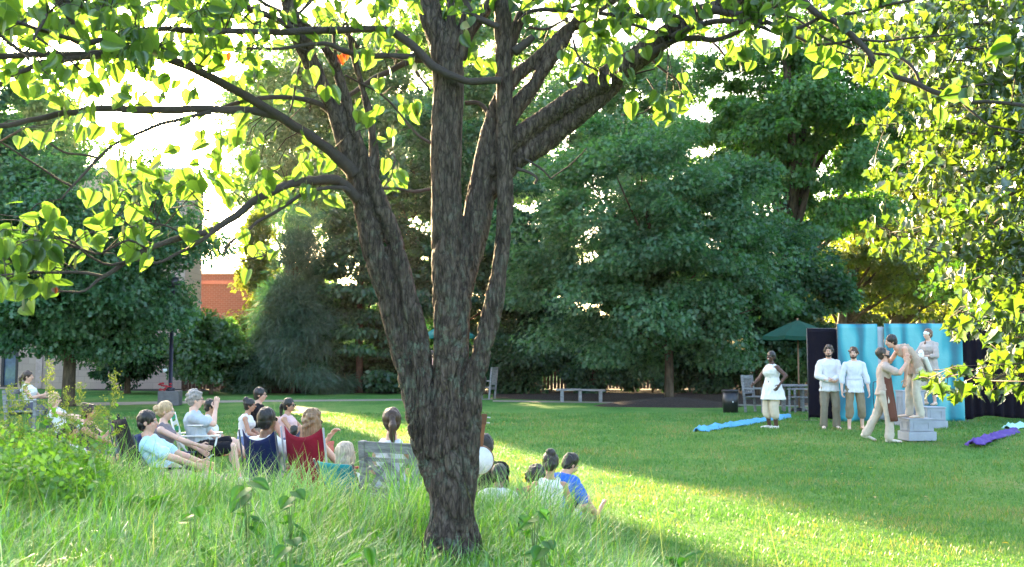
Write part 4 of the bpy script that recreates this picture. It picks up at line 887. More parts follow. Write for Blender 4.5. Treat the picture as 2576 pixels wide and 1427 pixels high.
    person('dark skinned man in white shirt sitting in the navy camp chair', 684, 10.3, 58, 'low', 1.76, BROWN, ('short', BLK), (WHITE, 'short', -.03, .02), ((.10, .10, .12), 'shorts', .02), (.2, .2, .2), wide=1.08, group=G, pel=(0, .05, .36), lean=(-20, -4), rh=(.30, .38, .52), hy=-12, extra=('sunglasses',), lh=(-.2, .4, .5))
    person('woman with curly light brown hair in the red camp chair', 792, 10.2, 58, 'low', 1.68, FAIR, ('curly', (.22, .13, .07)), ((.012, .014, .03), 'tank', -.02, 0), ((.1, .1, .15), 'shorts', 0), (.2, .2, .2), female=True, extra=('sunglasses',), group=G, pel=(0, .05, .38), lean=(-16, 0), hy=-14, rh=(.28, .36, .44), lh=(-.02, .26, .86))
    person('person with ash blond bobbed hair sitting low in the teal beach chair', 890, 9.3, 52, 'low', 1.64, FAIR, ('bob', (.40, .33, .25)), (WHITE, 'short', -.02, 0), ((.3, .3, .35), 'shorts', 0), (.6, .6, .6), female=True, group=G, pel=(0, .05, .17), lean=(-24, -8), hy=-8)
    person('woman with long brown ponytail in patterned white top on the wooden garden chair', 985, 8.95, 60, 'chair', 1.66, LIGHT, ('pony', DBR), ((.62, .64, .72), 'tank', -.02, 0), ((.45, .47, .55), 'shorts', .01), (.5, .4, .3), female=True, group=G, pel=(0, .04, .44), lean=(-10, 4), hy=-40, rh=(.18, .42, .56))
    person('black haired player in black shirt holding the banjo beside the redbud trunk', 1226, 9.95, 100, 'cross', 1.66, TAN, ('short', BLK), ((.012, .012, .014), 'short', -.02, 0), ((.1, .1, .12), 'pants', 0), None, group=G, hp=-18, hy=-10, lean=(0, 12), pel=(0, 0, .16), lh=(-.28, .30, .46), rh=(.0, .30, .30))
    person('child with short black hair and white shirt sitting behind the banjo player', 1248, 9.0, 75, 'cross', 1.38, BROWN, ('short', BLK), (WHITE, 'short', -.03, .02), ((.2, .2, .3), 'shorts', 0), None, group=G, hp=-14, lean=(0, 20), rh=(.30, .25, .12))
    person('child with big dark afro bending over in the band of sunlight', 1338, 9.6, 80, 'cross', 1.30, BROWN, ('afro', (.016, .009, .007)), ((.35, .12, .10), 'short', -.02, 0), ((.1, .1, .2), 'shorts', 0), None, group=G, hp=-35, lean=(15, 45))
    person('child with dark hair in a bun and white sleeveless top seen from behind', 1380, 9.4, 82, 'cross', 1.52, TAN, ('bun', BLK), (WHITE, 'tank', -.04, .02), ((.25, .35, .4), 'shorts', .01), None, female=True, group=G, hp=-22, lean=(0, 18), rh=(.22, .38, .12))
    person('child in bright blue shirt with bare legs stretched out on the lawn', 1402, 9.9, 60, 'low', 1.48, LIGHT, ('short', BLK), ((.03, .13, .55), 'short', -.03, .0), ((.02, .025, .04), 'shorts', .01), None, group=G, pel=(0, 0, .11), lf=(-.02, .74, .07), rf=(.16, .70, .07), lean=(0, 38), hp=-30, hy=30, lh=(-.1, .35, .15), rh=(.2, .3, .12))
    person('bystander in pink standing behind the redbud stems beneath the second umbrella', 1088, 27, 200, 'stand', 1.72, FAIR, ('short', DBR), ((.55, .30, .30), 'short', -.06, .01), ((.03, .04, .08), 'pants', 0), (.2, .2, .2))
def actors():
    G = 'actors in pale costumes performing on the lawn'
    # woman in white
    a = person('actress in white sleeveless peplum top and cropped cream trousers left of the stage', 1940, 21.4, 205, 'stand', 1.66, DARKS, ('short', (.010, .007, .007)), ((.72, .70, .68), 'tank', -.56, .07), ((.60, .50, .40), 'cropped', .018), (.7, .65, .6), female=True, wide=1.30, extra=('smile',), group=G,
               rh=(.22, .34, 1.00), lh=(-.36, .10, .98), ehr=(.9, -.6, -.5), ehl=(-.9, -.6, -.3), hy=-12, hp=5)
    # man with long sleeves
    person('bearded actor with dark curls, white shirt and long olive trousers clasping his hands', 2082, 21.3, 262, 'stand', 1.78, LIGHT, ('messy', (.035, .02, .014)), ((.66, .64, .66), 'loose', -.30, .035), ((.22, .19, .145), 'pants', .022), (.62, .5, .42), extra=('beard', 'belt'), group=G,
           lh=(-.03, .22, 1.02), rh=(.05, .24, 1.00), ehl=(-.9, -.2, -.5), ehr=(.9, -.2, -.5), hy=10, lf=(-.13, 0, .07), rf=(.13, .03, .07), hdl=(.9, .2, -.2), hdr=(-.9, .2, -.2))
    person('bearded actor with short brown hair, white shirt and cropped olive trousers', 2145, 21.0, 262, 'stand', 1.74, FAIR, ('messy', (.07, .028, .015)), ((.64, .64, .70), 'mid', -.30, .03), ((.24, .19, .13), 'cropped', .018), None, extra=('beard', 'belt'), group=G,
           lh=(-.27, .10, .82), rh=(.27, .08, .84), hy=18, lf=(-.14, 0, .07), rf=(.13, .03, .07))
    # man in apron
    b = person('actor in long brown apron looking up at the man on the front crate', 2214, 18.2, -18, 'stand', 1.74, LIGHT, ('short', (.03, .02, .016)), ((.46, .35, .30), 'short', -.16, .02), ((.50, .42, .35), 'pants', .02), (.62, .55, .48), extra=('beard',), group=G,
               pel=(0, .02, .93), lf=(-.1, -.30, .13), rf=(.1, .10, .07), fdl=(0, .9, -.3), lean=(2, 6), hp=32, hy=-2, lh=(-.12, .46, 1.42), rh=(.14, .42, 1.44), hdl=(0, .3, 1), hdr=(0, .2, 1), ehl=(-.5, -.2, -1), ehr=(.6, -.2, -1), khl=(0, 1, 0), khr=(0, 1, .2))
    # apron: hangs from waist over the front (seen at his right)
    ap = MB(); rows = []
    for i in range(9):
        u = i / 8; z_ = 1.18 - .80 * u; wd = .17 + .05 * u; yo = .155 + .10 * u
        rows.append([Vector((math.sin(s_ * 1.25) * wd, yo - .085 * (1 - math.cos(s_ * 1.25)) * 2 + .012 * math.sin(s_ * 9 + u * 3), z_)) for s_ in np.linspace(-1, 1, 15)])
    for i, r_ in enumerate(rows): rows[i] = r_ + [p + Vector((0, -.012, 0)) for p in reversed(r_)]
    ap.loft(rows); b['raw'](ap, 'apron', C((.13, .05, .035)))
    b['raw'](MB().tube([(-.16, -.02, 1.10), (-.10, -.14, 1.08), (-.02, -.15, 1.04), (-.03, -.155, .80), (-.02, -.14, .60)], .008, 5), 'apron_string', C((.05, .05, .07)))
    # man bending forward on crate
    c = person('actor in tan vest and cream trousers bending down from the front crate', 2300, 18.35, 180, 'stand', 1.74, LIGHT, ('short', (.014, .010, .009)), ((.42, .31, .24), 'tank', -.22, .03), ((.52, .46, .38), 'pants', .012), (.58, .45, .36), z=.40 + 1e-3, group=G,
               pel=(0, .0, .93), lf=(-.10, -.02, .07), rf=(.10, .10, .07), lean=(10, 74), hp=-12, hy=0, lh=(-.16, .26, .72), rh=(.04, .52, 1.12), hdr=(0, .3, .9), ehr=(.6, .2, -1))
    sash = MB(); rows = []
    for i in range(7):
        u = i / 6; rows.append([Vector((.20 * math.sin(a_) , -.14 - .10 * u + .05 * math.cos(a_) + .012 * math.sin(a_ * 5), 1.12 - .28 * u)) for a_ in np.linspace(-1.4, 1.4, 12)])
    for i, r_ in enumerate(rows): rows[i] = r_ + [p + Vector((0, .014, 0)) for p in reversed(r_)]
    sash.loft(rows); c['raw'](sash, 'shirt_tail', C((.74, .71, .66)))
    # masked woman
    e = person('actress with a braid and white half mask standing on the rear crates', 2335, 22.3, 218, 'stand', 1.72, FAIR, ('braid', (.14, .06, .035)), ((.42, .36, .34), 'mid', -.30, .05), ((.46, .41, .35), 'cropped', .02), (.6, .45, .35), z=.45, female=True, extra=('mask',), group=G,
               lh=(.0, .24, 1.10), rh=(.08, .26, 1.04), ehl=(-1, -.3, -.4), ehr=(1, -.3, -.4), hy=12)
    p = e['M'] @ Vector((.03, .30, 1.14)); mk = thing('mask', 'spare white face mask held against her waist by the masked actress', 'mask', p)
    mm = MB(); f_ = (e['M'].to_3x3() @ Vector((0, 1, 0))).normalized(); r_ = (e['M'].to_3x3() @ Vector((1, 0, 0))).normalized()
    rows = []
    for i in range(7):
        th = -1.3 + 2.6 * i / 6
        rows.append([p + Vector((0, 0, 1)) * .11 * math.sin(th) + (r_ * .075 * math.sin(s_) + f_ * (.05 * math.cos(s_))) * math.cos(th) for s_ in np.linspace(-1.4, 1.4, 9)])
    rows = [q_ + [z_ - f_ * .008 for z_ in reversed(q_)] for q_ in rows]
    mm.loft(rows); mm.cap(p + f_ * .05 + Vector((0, 0, .01)), p + f_ * .065 - Vector((0, 0, .02)), .008, .011); mm.build('shell', C((.80, .79, .77)), mk)
    for s_ in (-1, 1): MB().ell(p + f_ * .044 + r_ * s_ * .028 + Vector((0, 0, .02)), .013, .013, .008, n=10).build('eye_hole', C((.05, .04, .04)), mk)

# ---------------------------------------------------------------- stage, furniture, small things
def rotm(phi): a = R(phi); return Vector((math.cos(a), math.sin(a), 0)), Vector((-math.sin(a), math.cos(a), 0)), Vector((0, 0, 1))
def curtain(x0, y0, x1, y1, ztop, zbot, mat, name, label, folds, amp, bags=0, wave=0, cat='curtain', rods=True, seed=0):
    t = thing(name, label, cat, ((x0 + x1) / 2, (y0 + y1) / 2, 0)); L = math.hypot(x1 - x0, y1 - y0); nx_ = max(12, int(L / .02)); nz_ = 24
    d_ = Vector((x1 - x0, y1 - y0, 0)).normalized(); n_ = Vector((d_.y, -d_.x, 0)); v = []
    for j in range(nz_ + 1):
        u = j / nz_
        for i in range(nx_ + 1):
            s_ = i / nx_ * L; a = amp * (.35 + .65 * u) * math.sin(s_ * folds + 1.3 * math.sin(s_ * 2.1 + seed) + .5 * math.sin(u * 4 + s_)) + .02 * noise.noise((s_ * 4, u * 4, seed)) * (u + .3)
            zb = zbot + .02 * math.sin(s_ * 6 + seed) + bags * .25 * max(0, math.sin(s_ * 2.2)); z_ = ztop + (zb - ztop) * u - .012 * abs(math.sin(s_ * 3)) * (1 - u)
            v.append(Vector((x0, y0, 0)) + d_ * s_ + n_ * a + Vector((0, 0, z_)))
    f = [(j * (nx_ + 1) + i, j * (nx_ + 1) + i + 1, (j + 1) * (nx_ + 1) + i + 1, (j + 1) * (nx_ + 1) + i) for j in range(nz_) for i in range(nx_)]
    o = mesh_obj('cloth', v, f, mat, t); s = o.modifiers.new('s', 'SOLIDIFY'); s.thickness = .006
    if rods:
        MET = C((.05, .05, .055), 'metal')
        r_ = MB().tube([Vector((x0, y0, ztop - .012)) - n_ * .03, Vector((x1, y1, ztop - .012)) - n_ * .03], .016, 8); r_.build('top_rod', MET, t)
        for q_ in (0.02, .98):
            p = Vector((x0, y0, 0)).lerp(Vector((x1, y1, 0)), q_) - n_ * .06
            MB().tube([p, p + Vector((0, 0, ztop - .02))], .018, 8).box(p + Vector((0, 0, .006)), (.35, .35, .01)).build('stand_pole', MET, t)
    return t
def bluemat():
    m, nt, b = new_mat('painted_blue_cloth'); v = objco(nt, (1.0, 1, .30)); n = nz(nt, 2.0, 3, v, .5); wv = nt.nodes.new('ShaderNodeTexWave'); wv.inputs['Scale'].default_value = .55; wv.inputs['Distortion'].default_value = 14; wv.inputs['Detail'].default_value = 3; wv.inputs['Detail Scale'].default_value = 1.1
    nt.links.new(v, wv.inputs['Vector'])
    mx = nt.nodes.new('ShaderNodeMath'); mx.operation = 'MULTIPLY_ADD'; mx.inputs[1].default_value = .5; nt.links.new(wv.outputs['Fac'], mx.inputs[0]); m2 = nt.nodes.new('ShaderNodeMath'); m2.operation = 'MULTIPLY'; m2.inputs[1].default_value = .5; nt.links.new(n, m2.inputs[0]); nt.links.new(m2.outputs[0], mx.inputs[2])
    nt.links.new(ramp(nt, [(.22, (.004, .11, .17)), (.38, (.008, .20, .27)), (.52, (.022, .29, .36)), (.68, (.10, .40, .45))], mx.outputs[0]), b.inputs['Base Color']); b.inputs['Roughness'].default_value = .45
    bump(nt, b, nz(nt, 14, 4, objco(nt)), .35, .02); return m
def stage():
    BL = bluemat(); BK = cloth('black_velour', (.008, .006, .012), rough=.95); GY = cloth('grey_sheet', (.45, .47, .52))
    X = lambda px, d: (px - CXP) / F * d
    d = 23.6; yb = .02
    curtain(X(2030, 23.9), 23.9, X(2108, 23.9), 23.9, W(2060, 826, 23.9).z, .06, BK, 'black_curtain', 'plain black curtain panel left of the blue backdrop', 16, .012, seed=1)
    curtain(X(2106, d), d, X(2206, d), d, W(2150, 815, d).z, .0, BL, 'blue_backdrop', 'narrow turquoise painted backdrop with wavy water pattern behind the two bearded men', 7, .006, cat='backdrop', seed=2)
    curtain(X(2205, d), d + .1, X(2226, d), d + .1, W(2215, 822, d).z, .05, GY, 'grey_cloth', 'narrow grey cloth hanging between the two blue backdrops', 20, .03, cat='cloth', seed=3)
    curtain(X(2223, d), d, X(2419, d), d, W(2300, 814, d).z, -.02, BL, 'blue_backdrop', 'wide turquoise painted backdrop behind the crates', 6, .007, cat='backdrop', seed=4)
    curtain(X(2420, 23.9), 23.9, X(2640, 23.9), 23.9, W(2500, 824, 23.9).z, .03, BK, 'black_curtain', 'long pleated black curtain right of the blue backdrop', 24, .05, bags=.3, seed=5)
    # small painted dots on the backdrop
    CR = plain('crate_paint', (.30, .32, .37), rough=.75, var=.12, scale=5, bs=.3)
    def crate(px, dd, wd, z1, label, rot=6, slab=True, z0=0, dep=None):
        x = X(px, dd); ax = rotm(rot); dep = dep or wd * .8; t = thing('crate', label, 'crate', (x, dd, z0), 'grey painted stage crates'); o = Vector((x, dd, 0))
        zb = z0 + .015
        if slab: MB().box((x, dd, z0 + .08), (wd * 1.15, dep * 1.15, .16), ax).build('base_slab', CR, t, False, .006); zb = z0 + .165
        MB().box((x, dd, (zb + z1 - .025) / 2), (wd, dep, z1 - .025 - zb), ax).build('box', CR, t, False, .005)
        MB().box((x, dd, z1 - .012), (wd + .03, dep + .03, .024), ax).build('lid', CR, t, False, .004)
        zc = (zb + z1 - .03) / 2; hh = (z1 - zb) * .30; ww = wd * .30; m = MB(); yo = -ax[1] * (dep / 2 + .006)
        for s_ in (-1, 1): m.box(o + yo + ax[0] * s_ * ww + Vector((0, 0, zc)), (.03, .012, hh * 2 + .03), ax); m.box(o + yo + Vector((0, 0, zc + s_ * hh)), (ww * 2 - .03, .012, .03), ax)
        m.build('panel_moulding', CR, t, False)
        xo = ax[0] * (wd / 2 + .006); m = MB()
        for s_ in (-1, 1): m.box(o - xo + ax[1] * s_ * dep * .3 + Vector((0, 0, zc)), (.012, .03, hh * 2 + .03), ax); m.box(o - xo + Vector((0, 0, zc + s_ * hh)), (.012, dep * .6 - .03, .03), ax)
        m.build('side_moulding', CR, t, False)
    crate(2298, 18.35, .46, .40, 'front grey crate on a wider base slab under the bending actor')
    crate(2334, 21.6, .40, .45, 'rear right grey crate under the masked actress', 4, dep=.5)
    crate(2336, 22.4, .42, .449, 'rearmost grey crate behind the masked actress', 4, False, dep=.30) if False else None
    crate(2283, 22.2, .48, .78, 'tall rear left grey crate against the blue backdrop', 3)
    # cloths on the lawn
    def cloth_strip(pts, wd, mat, label, name='cloth'):
        P = []; n = 10
        for i in range(len(pts) - 1):
            for k in range(n): P.append(Vector(pts[i]).lerp(Vector(pts[i + 1]), k / n))
        P.append(Vector(pts[-1])); rows = []
        for i, p in enumerate(P):
            t_ = (P[min(i + 1, len(P) - 1)] - P[max(0, i - 1)]).normalized(); s_ = Vector((-t_.y, t_.x, 0)); u = i / (len(P) - 1)
            ww = wd * (.75 + .25 * math.sin(i * 1.1) + .2 * math.sin(i * .37)) * (1 if 0 < u < 1 else .6)
            rows.append([p + s_ * ww * a + Vector((0, 0, (.012 + .06 * noise.noise((i * .8, a * 4, wd * 9)) * (1 - a * a) + .09 * (1 - a * a) * (.6 + .4 * math.sin(i * .9 + a * 4)) + .02 * math.sin(a * 11 + i)))) for a in np.linspace(-1, 1, 13)])
        v = [q_ for r_ in rows for q_ in r_]; m = 13
        f = [(j * m + i, j * m + i + 1, (j + 1) * m + i + 1, (j + 1) * m + i) for j in range(len(rows) - 1) for i in range(m - 1)]
        o = mesh_obj(name, v, f, mat); s = o.modifiers.new('s', 'SOLIDIFY'); s.thickness = .008; tag(o, label, 'cloth')
    gp = lambda px, py: (*gpt(px, py), 0.0)
    cloth_strip([gp(1750, 1085), gp(1800, 1078), gp(1850, 1070), gp(1905, 1061), gp(1978, 1050)], .15, cloth('blue_satin', (.12, .38, .62), rough=.85), 'long pale blue cloth lying twisted on the lawn left of the stage', 'blue_cloth')
    cloth_strip([gp(2436, 1119), gp(2470, 1108), gp(2500, 1098), gp(2545, 1086)], .15, cloth('purple_satin', (.10, .055, .26), rough=.85), 'bunched purple cloth lying on the lawn at the right', 'purple_cloth')
    cloth_strip([gp(2524, 1078), gp(2560, 1075), gp(2600, 1072)], .16, cloth('mint_satin', (.35, .62, .62), rough=.5), 'pale mint cloth on the lawn by the right edge of the photo', 'mint_cloth')
    cloth_strip([gp(2246, 1064), gp(2262, 1062), gp(2272, 1061)], .10, cloth('teal_satin', (.10, .50, .52), rough=.5), 'small teal cloth at the foot of the blue backdrop beside the crates', 'teal_cloth')

def umbrella(px, d, r_, ztop, zrim, label, rot=10, col=(.009, .05, .034)):
    x = (px - CXP) / F * d; t = thing('garden_umbrella', label, 'umbrella', (x, d, 0)); G = cloth('umbrella_canvas', col); m = MB(); n = 8
    rings = []
    for u in (0.02, .35, .7, 1.0):
        z_ = ztop + (zrim - ztop) * (u ** 1.15); pts = []
        for k in range(n * 4):
            a = 2 * math.pi * k / (n * 4) + R(rot); q_ = (k % 4) / 4; sg = math.cos(math.pi / n) / math.cos((q_ - .5) * 2 * math.pi / n); pts.append((x + r_ * u * sg * math.cos(a), d + r_ * u * sg * math.sin(a), z_ - (.03 * u * math.sin(math.pi * q_))))
        rings.append(pts)
    m.loft(rings, cap=False); o = m.build('canopy', G, t, False); s = o.modifiers.new('s', 'SOLIDIFY'); s.thickness = .006
    v = MB(); N4 = n * 4
    v.loft([rings[3], [(p[0], p[1], p[2] - .10) for p in rings[3]]], cap=False); oo = v.build('valance', G, t, False); oo.modifiers.new('s', 'SOLIDIFY').thickness = .005
    MB().tube([(x, d, .0), (x, d, ztop + .06)], .022, 10).build('pole', plain('oiled_wood', (.22, .13, .08)), t)
    for k in range(n):
        a = 2 * math.pi * k / n + R(rot); MB().bar((x, d, ztop - .03), (x + r_ * .97 * math.cos(a), d + r_ * .97 * math.sin(a), zrim - .0), .015, .015).build('rib', WOOD, t, False)
    MB().tube([(x, d, 0), (x, d, .09)], [.24, .2], 20).build('base', C((.03, .03, .035), 'metal'), t)
def table(px, d, label, w_=.5, h=.74):
    x = (px - CXP) / F * d; t = thing('garden_table', label, 'table', (x, d, 0)); m = MB().tube([(x, d, h - .035), (x, d, h)], [w_, w_], 28); m.build('tabletop', WOOD, t, False)
    for k in range(4):
        a = k * math.pi / 2 + .6; MB().bar((x + .36 * math.cos(a), d + .36 * math.sin(a), 0), (x + .36 * math.cos(a), d + .36 * math.sin(a), h - .036), .06, .06).build('leg', WOOD, t, False)
def armchair(x, y, phi, label, wd=.58, hs=.43, hb=.92, lattice=False, g0=None, dep=.5, arms=True, cat='chair', name='garden_chair', group=None, n_sl=5):
    g = gz(x, y) if g0 is None else g0; ax = rotm(phi - 90); t = thing(name, label, cat, (x, y, g), group); o = Vector((x, y, g)); X, Y, Z = ax
    P = lambda a, b, c: o + X * a + Y * b + Z * c
    hw = wd / 2
    for s_ in (-1, 1):
        MB().bar(P(s_ * hw, -dep / 2, 0), P(s_ * hw, -dep / 2 - .10, hb), .06, .06, X).build('leg', WOOD, t, False, .004)
        MB().bar(P(s_ * hw, dep / 2, 0), P(s_ * hw, dep / 2, .64 if arms else hs), .055, .055, X).build('leg', WOOD, t, False, .004)
        if arms: MB().box(P(s_ * hw, .0, .655), (.07, dep + .12, .028), ax).build('armrest', WOOD, t, False, .006)
    st = MB()
    for i in range(n_sl): st.box(P(0, -dep / 2 + .05 + (dep - .08) * i / (n_sl - 1), hs), (wd - .03, dep / n_sl * .85, .022), ax)
    st.build('seat', WOOD, t, False, .003)
    fr_ = MB(); fr_.box(P(0, dep / 2 - .005, hs - .05), (wd - .06, .025, .07), ax); fr_.box(P(0, -dep / 2 - .02, hs - .05), (wd - .06, .025, .07), ax)
    fr_.build('apron_rail', WOOD, t, False)
    bk = MB()
    tl = lambda z_: -dep / 2 - .10 * z_ / hb
    bk.box(P(0, tl(hb - .05), hb - .05), (wd - .06, .03, .09), ax); bk.box(P(0, tl(hs + .10), hs + .10), (wd - .06, .028, .05), ax)
    if lattice:
        bk.box(P(0, tl(hb - .14), hb - .155), (wd - .06, .022, .035), ax)
        for a, b in ((-hw + .06, hw - .06),):
            w2 = (b - a) / 2
            for k in range(2):
                xa = a + w2 * k; za, zb = hs + .125, hb - .17
                bk.bar(P(xa + .01, tl(za), za), P(xa + w2 - .01, tl(zb), zb), .035, .018, Y); bk.bar(P(xa + .01, tl(zb) - .012, zb), P(xa + w2 - .01, tl(za) - .012, za), .035, .018, Y)
            bk.bar(P(0, tl(hs + .12), hs + .12), P(0, tl(hb - .17), hb - .17), .035, .024, Y)
    else:
        for i in range(6): xx = -hw + .08 + (wd - .16) * i / 5; bk.bar(P(xx, tl(hs + .12), hs + .12), P(xx, tl(hb - .09), hb - .09), .035, .018, Y)
    bk.build('backrest', WOOD, t, False, .003)
    return t
def campchair(px, d, phi, col, label, hs=.34, hb=.92, wd=.52, pointed=True, framecol=(.03, .03, .035), name='camp_chair', recl=.16, sag=.04):
    x = (px - CXP) / F * d; g = gz(x, d); ax = rotm(phi - 90); X, Y, Z = ax; o = Vector((x, d, g)); t = thing(name, label, 'chair', o); P = lambda a, b, c: o + X * a + Y * b + Z * c
    cl = cloth('camp_fabric', col, rough=.75); mt = C(framecol, 'metal'); hw = wd / 2
    v = []; nx_, nz_ = 14, 14
    for j in range(nz_ + 1):
        u = j / nz_; z_ = hs - .02 + (hb - hs) * u; 
        for i in range(nx_ + 1):
            s_ = -1 + 2 * i / nx_; top = (.10 * abs(s_) ** 2.2 if pointed else 0) * u
            v.append(P(s_ * hw * (1 - .06 * u), -.22 - recl * u - sag * (1 - s_ * s_) * (1 - .3 * u) + .006 * math.sin(s_ * 7 + u * 9), z_ + top))
    f = [(j * (nx_ + 1) + i, j * (nx_ + 1) + i + 1, (j + 1) * (nx_ + 1) + i + 1, (j + 1) * (nx_ + 1) + i) for j in range(nz_) for i in range(nx_)]
    ob = mesh_obj('backrest', v, f, cl, t); ob.modifiers.new('s', 'SOLIDIFY').thickness = .008
    v = []
    for j in range(9):
        u = j / 8
        for i in range(nx_ + 1): s_ = -1 + 2 * i / nx_; v.append(P(s_ * hw, -.22 + .46 * u, hs + .03 * u - .05 * (1 - s_ * s_)))
    f = [(j * (nx_ + 1) + i, j * (nx_ + 1) + i + 1, (j + 1) * (nx_ + 1) + i + 1, (j + 1) * (nx_ + 1) + i) for j in range(8) for i in range(nx_)]
    mesh_obj('seat', v, f, cl, t).modifiers.new('s', 'SOLIDIFY').thickness = .008
    for s_ in (-1, 1):
        MB().tube([P(s_ * (hw + .015), -.22, .02), P(s_ * (hw + .015) , -.22 - recl - .01, hb + (.08 if pointed else 0))], .010, 6).build('back_post', mt, t)
        MB().tube([P(s_ * (hw + .015), .24, .01), P(-s_ * (hw + .0), -.22, hs - .02)], .009, 6).build('leg', mt, t)
        MB().tube([P(s_ * (hw + .02), -.22, .01), P(s_ * (hw + .02), .24, hs + .02), P(s_ * (hw + .02), .24, hs + .22)], .009, 6).build('leg', mt, t)
        MB().box(P(s_ * (hw + .02), .0, hs + .23), (.06, .52, .016), ax).build('armrest', cl, t, False)
    return t
def lawnchair():
    d = 13.3; px = 506; x = (px - CXP) / F * d; g = gz(x, d); ax = rotm(12 - 90); X, Y, Z = ax; o = Vector((x, d, g)); t = thing('lawn_chair', 'folding lawn chair with green and white webbing and pale tube frame', 'chair', o); P = lambda a, b, c: o + X * a + Y * b + Z * c
    W_ = C((.70, .70, .68), 'metal'); GR = cloth('green_web', (.03, .30, .15)); WW = cloth('white_web', (.7, .72, .7)); hw = .29
    for s_ in (-1, 1):
        MB().tube([P(s_ * hw, .26, .02), P(s_ * hw, -.10, .42), P(s_ * hw, -.24, .60)], .012, 8).build('leg', W_, t)
        MB().tube([P(s_ * hw, -.26, .02), P(s_ * hw, .22, .40), P(s_ * hw, .26, .62)], .012, 8).build('leg', W_, t)
        MB().tube([P(s_ * (hw - .03), .24, .40), P(s_ * (hw - .03), -.18, .36), P(s_ * (hw - .03), -.34, .92)], .012, 8).build('side_tube', W_, t)
        MB().box(P(s_ * hw, .02, .635), (.05, .54, .02), ax).build('armrest', W_, t, False, .005)
    g1, w1 = MB(), MB()
    for i in range(7):
        u = (i + .5) / 7; (g1 if i % 2 == 0 else w1).bar(P(-hw + .03, -.18 - .16 * u, .38 + .52 * u), P(hw - .03, -.18 - .16 * u, .38 + .52 * u), .055, .004, Y)
    for i in range(5): xx = -.2 + .1 * i; (g1 if i % 2 == 0 else w1).bar(P(xx, .24, .405), P(xx, -.19, .365), .055, .004, X)
    g1.build('green_webbing', GR, t, False); w1.build('white_webbing', WW, t, False)
def props():
    X_ = lambda px, d: (px - CXP) / F * d
    umbrella(2006, 28.3, 1.05, W(1990, 806, 28.3).z, W(1920, 846, 28.3).z, 'green canvas garden umbrella beside the black curtain')
    umbrella(1130, 37.5, 1.02, W(1130, 810, 37.5).z, W(1070, 844, 37.5).z, 'teal green garden umbrella glimpsed behind the redbud stems', 20, (.02, .15, .14))
    table(1990, 28.3, 'weathered round garden table under the green umbrella', .62)
    table(1135, 37.3, 'weathered garden table behind the redbud trunk', .5)
    armchair(X_(1905, 27.6), 27.6, -40, 'weathered wooden garden chair left of the umbrella table', hb=1.02)
    armchair(X_(2012, 27.2), 27.2, 150, 'weathered wooden armchair between the umbrella table and the black curtain', hb=1.05)
    armchair(X_(1222, 36.5), 36.5, 160, 'weathered wooden garden chair half hidden by the redbud trunk', hb=1.15)
    # plank bench
    d = 34.2; t = thing('plank_bench', 'long plain plank bench on three posts at the far edge of the lawn', 'bench', (X_(1460, d), d, 0)); z1 = W(1460, 980, d).z; x0, x1 = X_(1399, d), X_(1521, d)
    sm = MB().bar((x0, d, z1 - .01), ((x0 + x1) / 2 - .01, d, z1 + .0), .36, .06).bar(((x0 + x1) / 2 + .01, d, z1 - .012), (x1, d, z1 - .03), .36, .06); sm.build('seat', WOOD, t, False, .005)
    for px in (1413, 1458, 1509): MB().box((X_(px, d), d, z1 / 2 - .03), (.11, .28, z1 - .04), ).build('leg', WOOD, t, False, .004)
    # far left grey bench
    armchair(X_(92, 20.4), 20.4, 5, 'grey wooden garden bench under the woman at far left', wd=1.2, hs=.43, hb=.86, cat='bench', name='garden_bench')
    armchair(X_(1034, 8.9), 8.9, 62, 'weathered teak garden chair with crossed lattice back beside the redbud trunk', wd=.52, hs=.38, hb=.90, lattice=True)
    campchair(720, 10.3, 60, (.012, .018, .075), 'navy blue folding camp chair with pointed back corners', hs=.30, hb=.86, wd=.46)
    campchair(826, 10.2, 62, (.24, .012, .030), 'dark red folding camp chair with pointed back corners', hs=.32, hb=.90, wd=.50, framecol=(.3, .3, .32))
    campchair(424, 11.3, 5, (.006, .006, .008), 'tall black camp chair leaning far back', hs=.22, hb=.98, wd=.5, recl=.30, pointed=False)
    campchair(385, 12.3, 8, (.012, .012, .018), 'black camp chair beyond the tall black one', hs=.3, hb=.88, wd=.5, recl=.22)
    campchair(436, 12.6, 6, (.02, .035, .14), 'blue folding chair under the blonde woman with tied hair', hs=.22, hb=.72, wd=.48, pointed=False)
    campchair(955, 9.35, 45, (.01, .24, .28), 'low teal beach chair with a rounded back', hs=.14, hb=.74, wd=.56, pointed=False, recl=.28, name='beach_chair', sag=.07)
    lawnchair()
    # lamp post on plinth with bow
    d = 31.6; x = X_(433, d); t = thing('lamp_post', 'black lamp post on a square concrete plinth behind the audience', 'lamp post', (x, d, 0)); zt = W(433, 983, d).z
    MB().box((x, d, zt / 2), (.64, .64, zt), rotm(8)).build('plinth', plain('plinth_concrete', (.11, .10, .11), scale=8), t, False, .02)
    MB().tube([(x, d, zt), (x, d, zt + .08), (x, d, zt + .10), (x, d, 3.7)], [.14, .14, .065, .06], 14).build('pole', C((.015, .015, .03), 'metal'), t)
    MB().tube([(x, d, 3.7), (x, d, 3.8), (x, d, 4.05)], [.08, .22, .16], 14).build('lamp_head', C((.02, .02, .03), 'metal'), t)
    fl = MB(); rr = random.Random(3)
    fx, fz = X_(418, d - .25), zt
    for i in range(16):
        a = rr.uniform(0, 6.28); e = Vector((fx + .17 * math.cos(a), d - .2 + .1 * math.sin(a), fz + rr.uniform(.02, .26))); fl.ell(e, .05, .035, .03, n=8, m=5)
    o = fl.build('flower_pot', plain('red_petals', (.35, .02, .03)), None); tag(o, 'small clump of red flowers on the lamp post plinth', 'flowers')
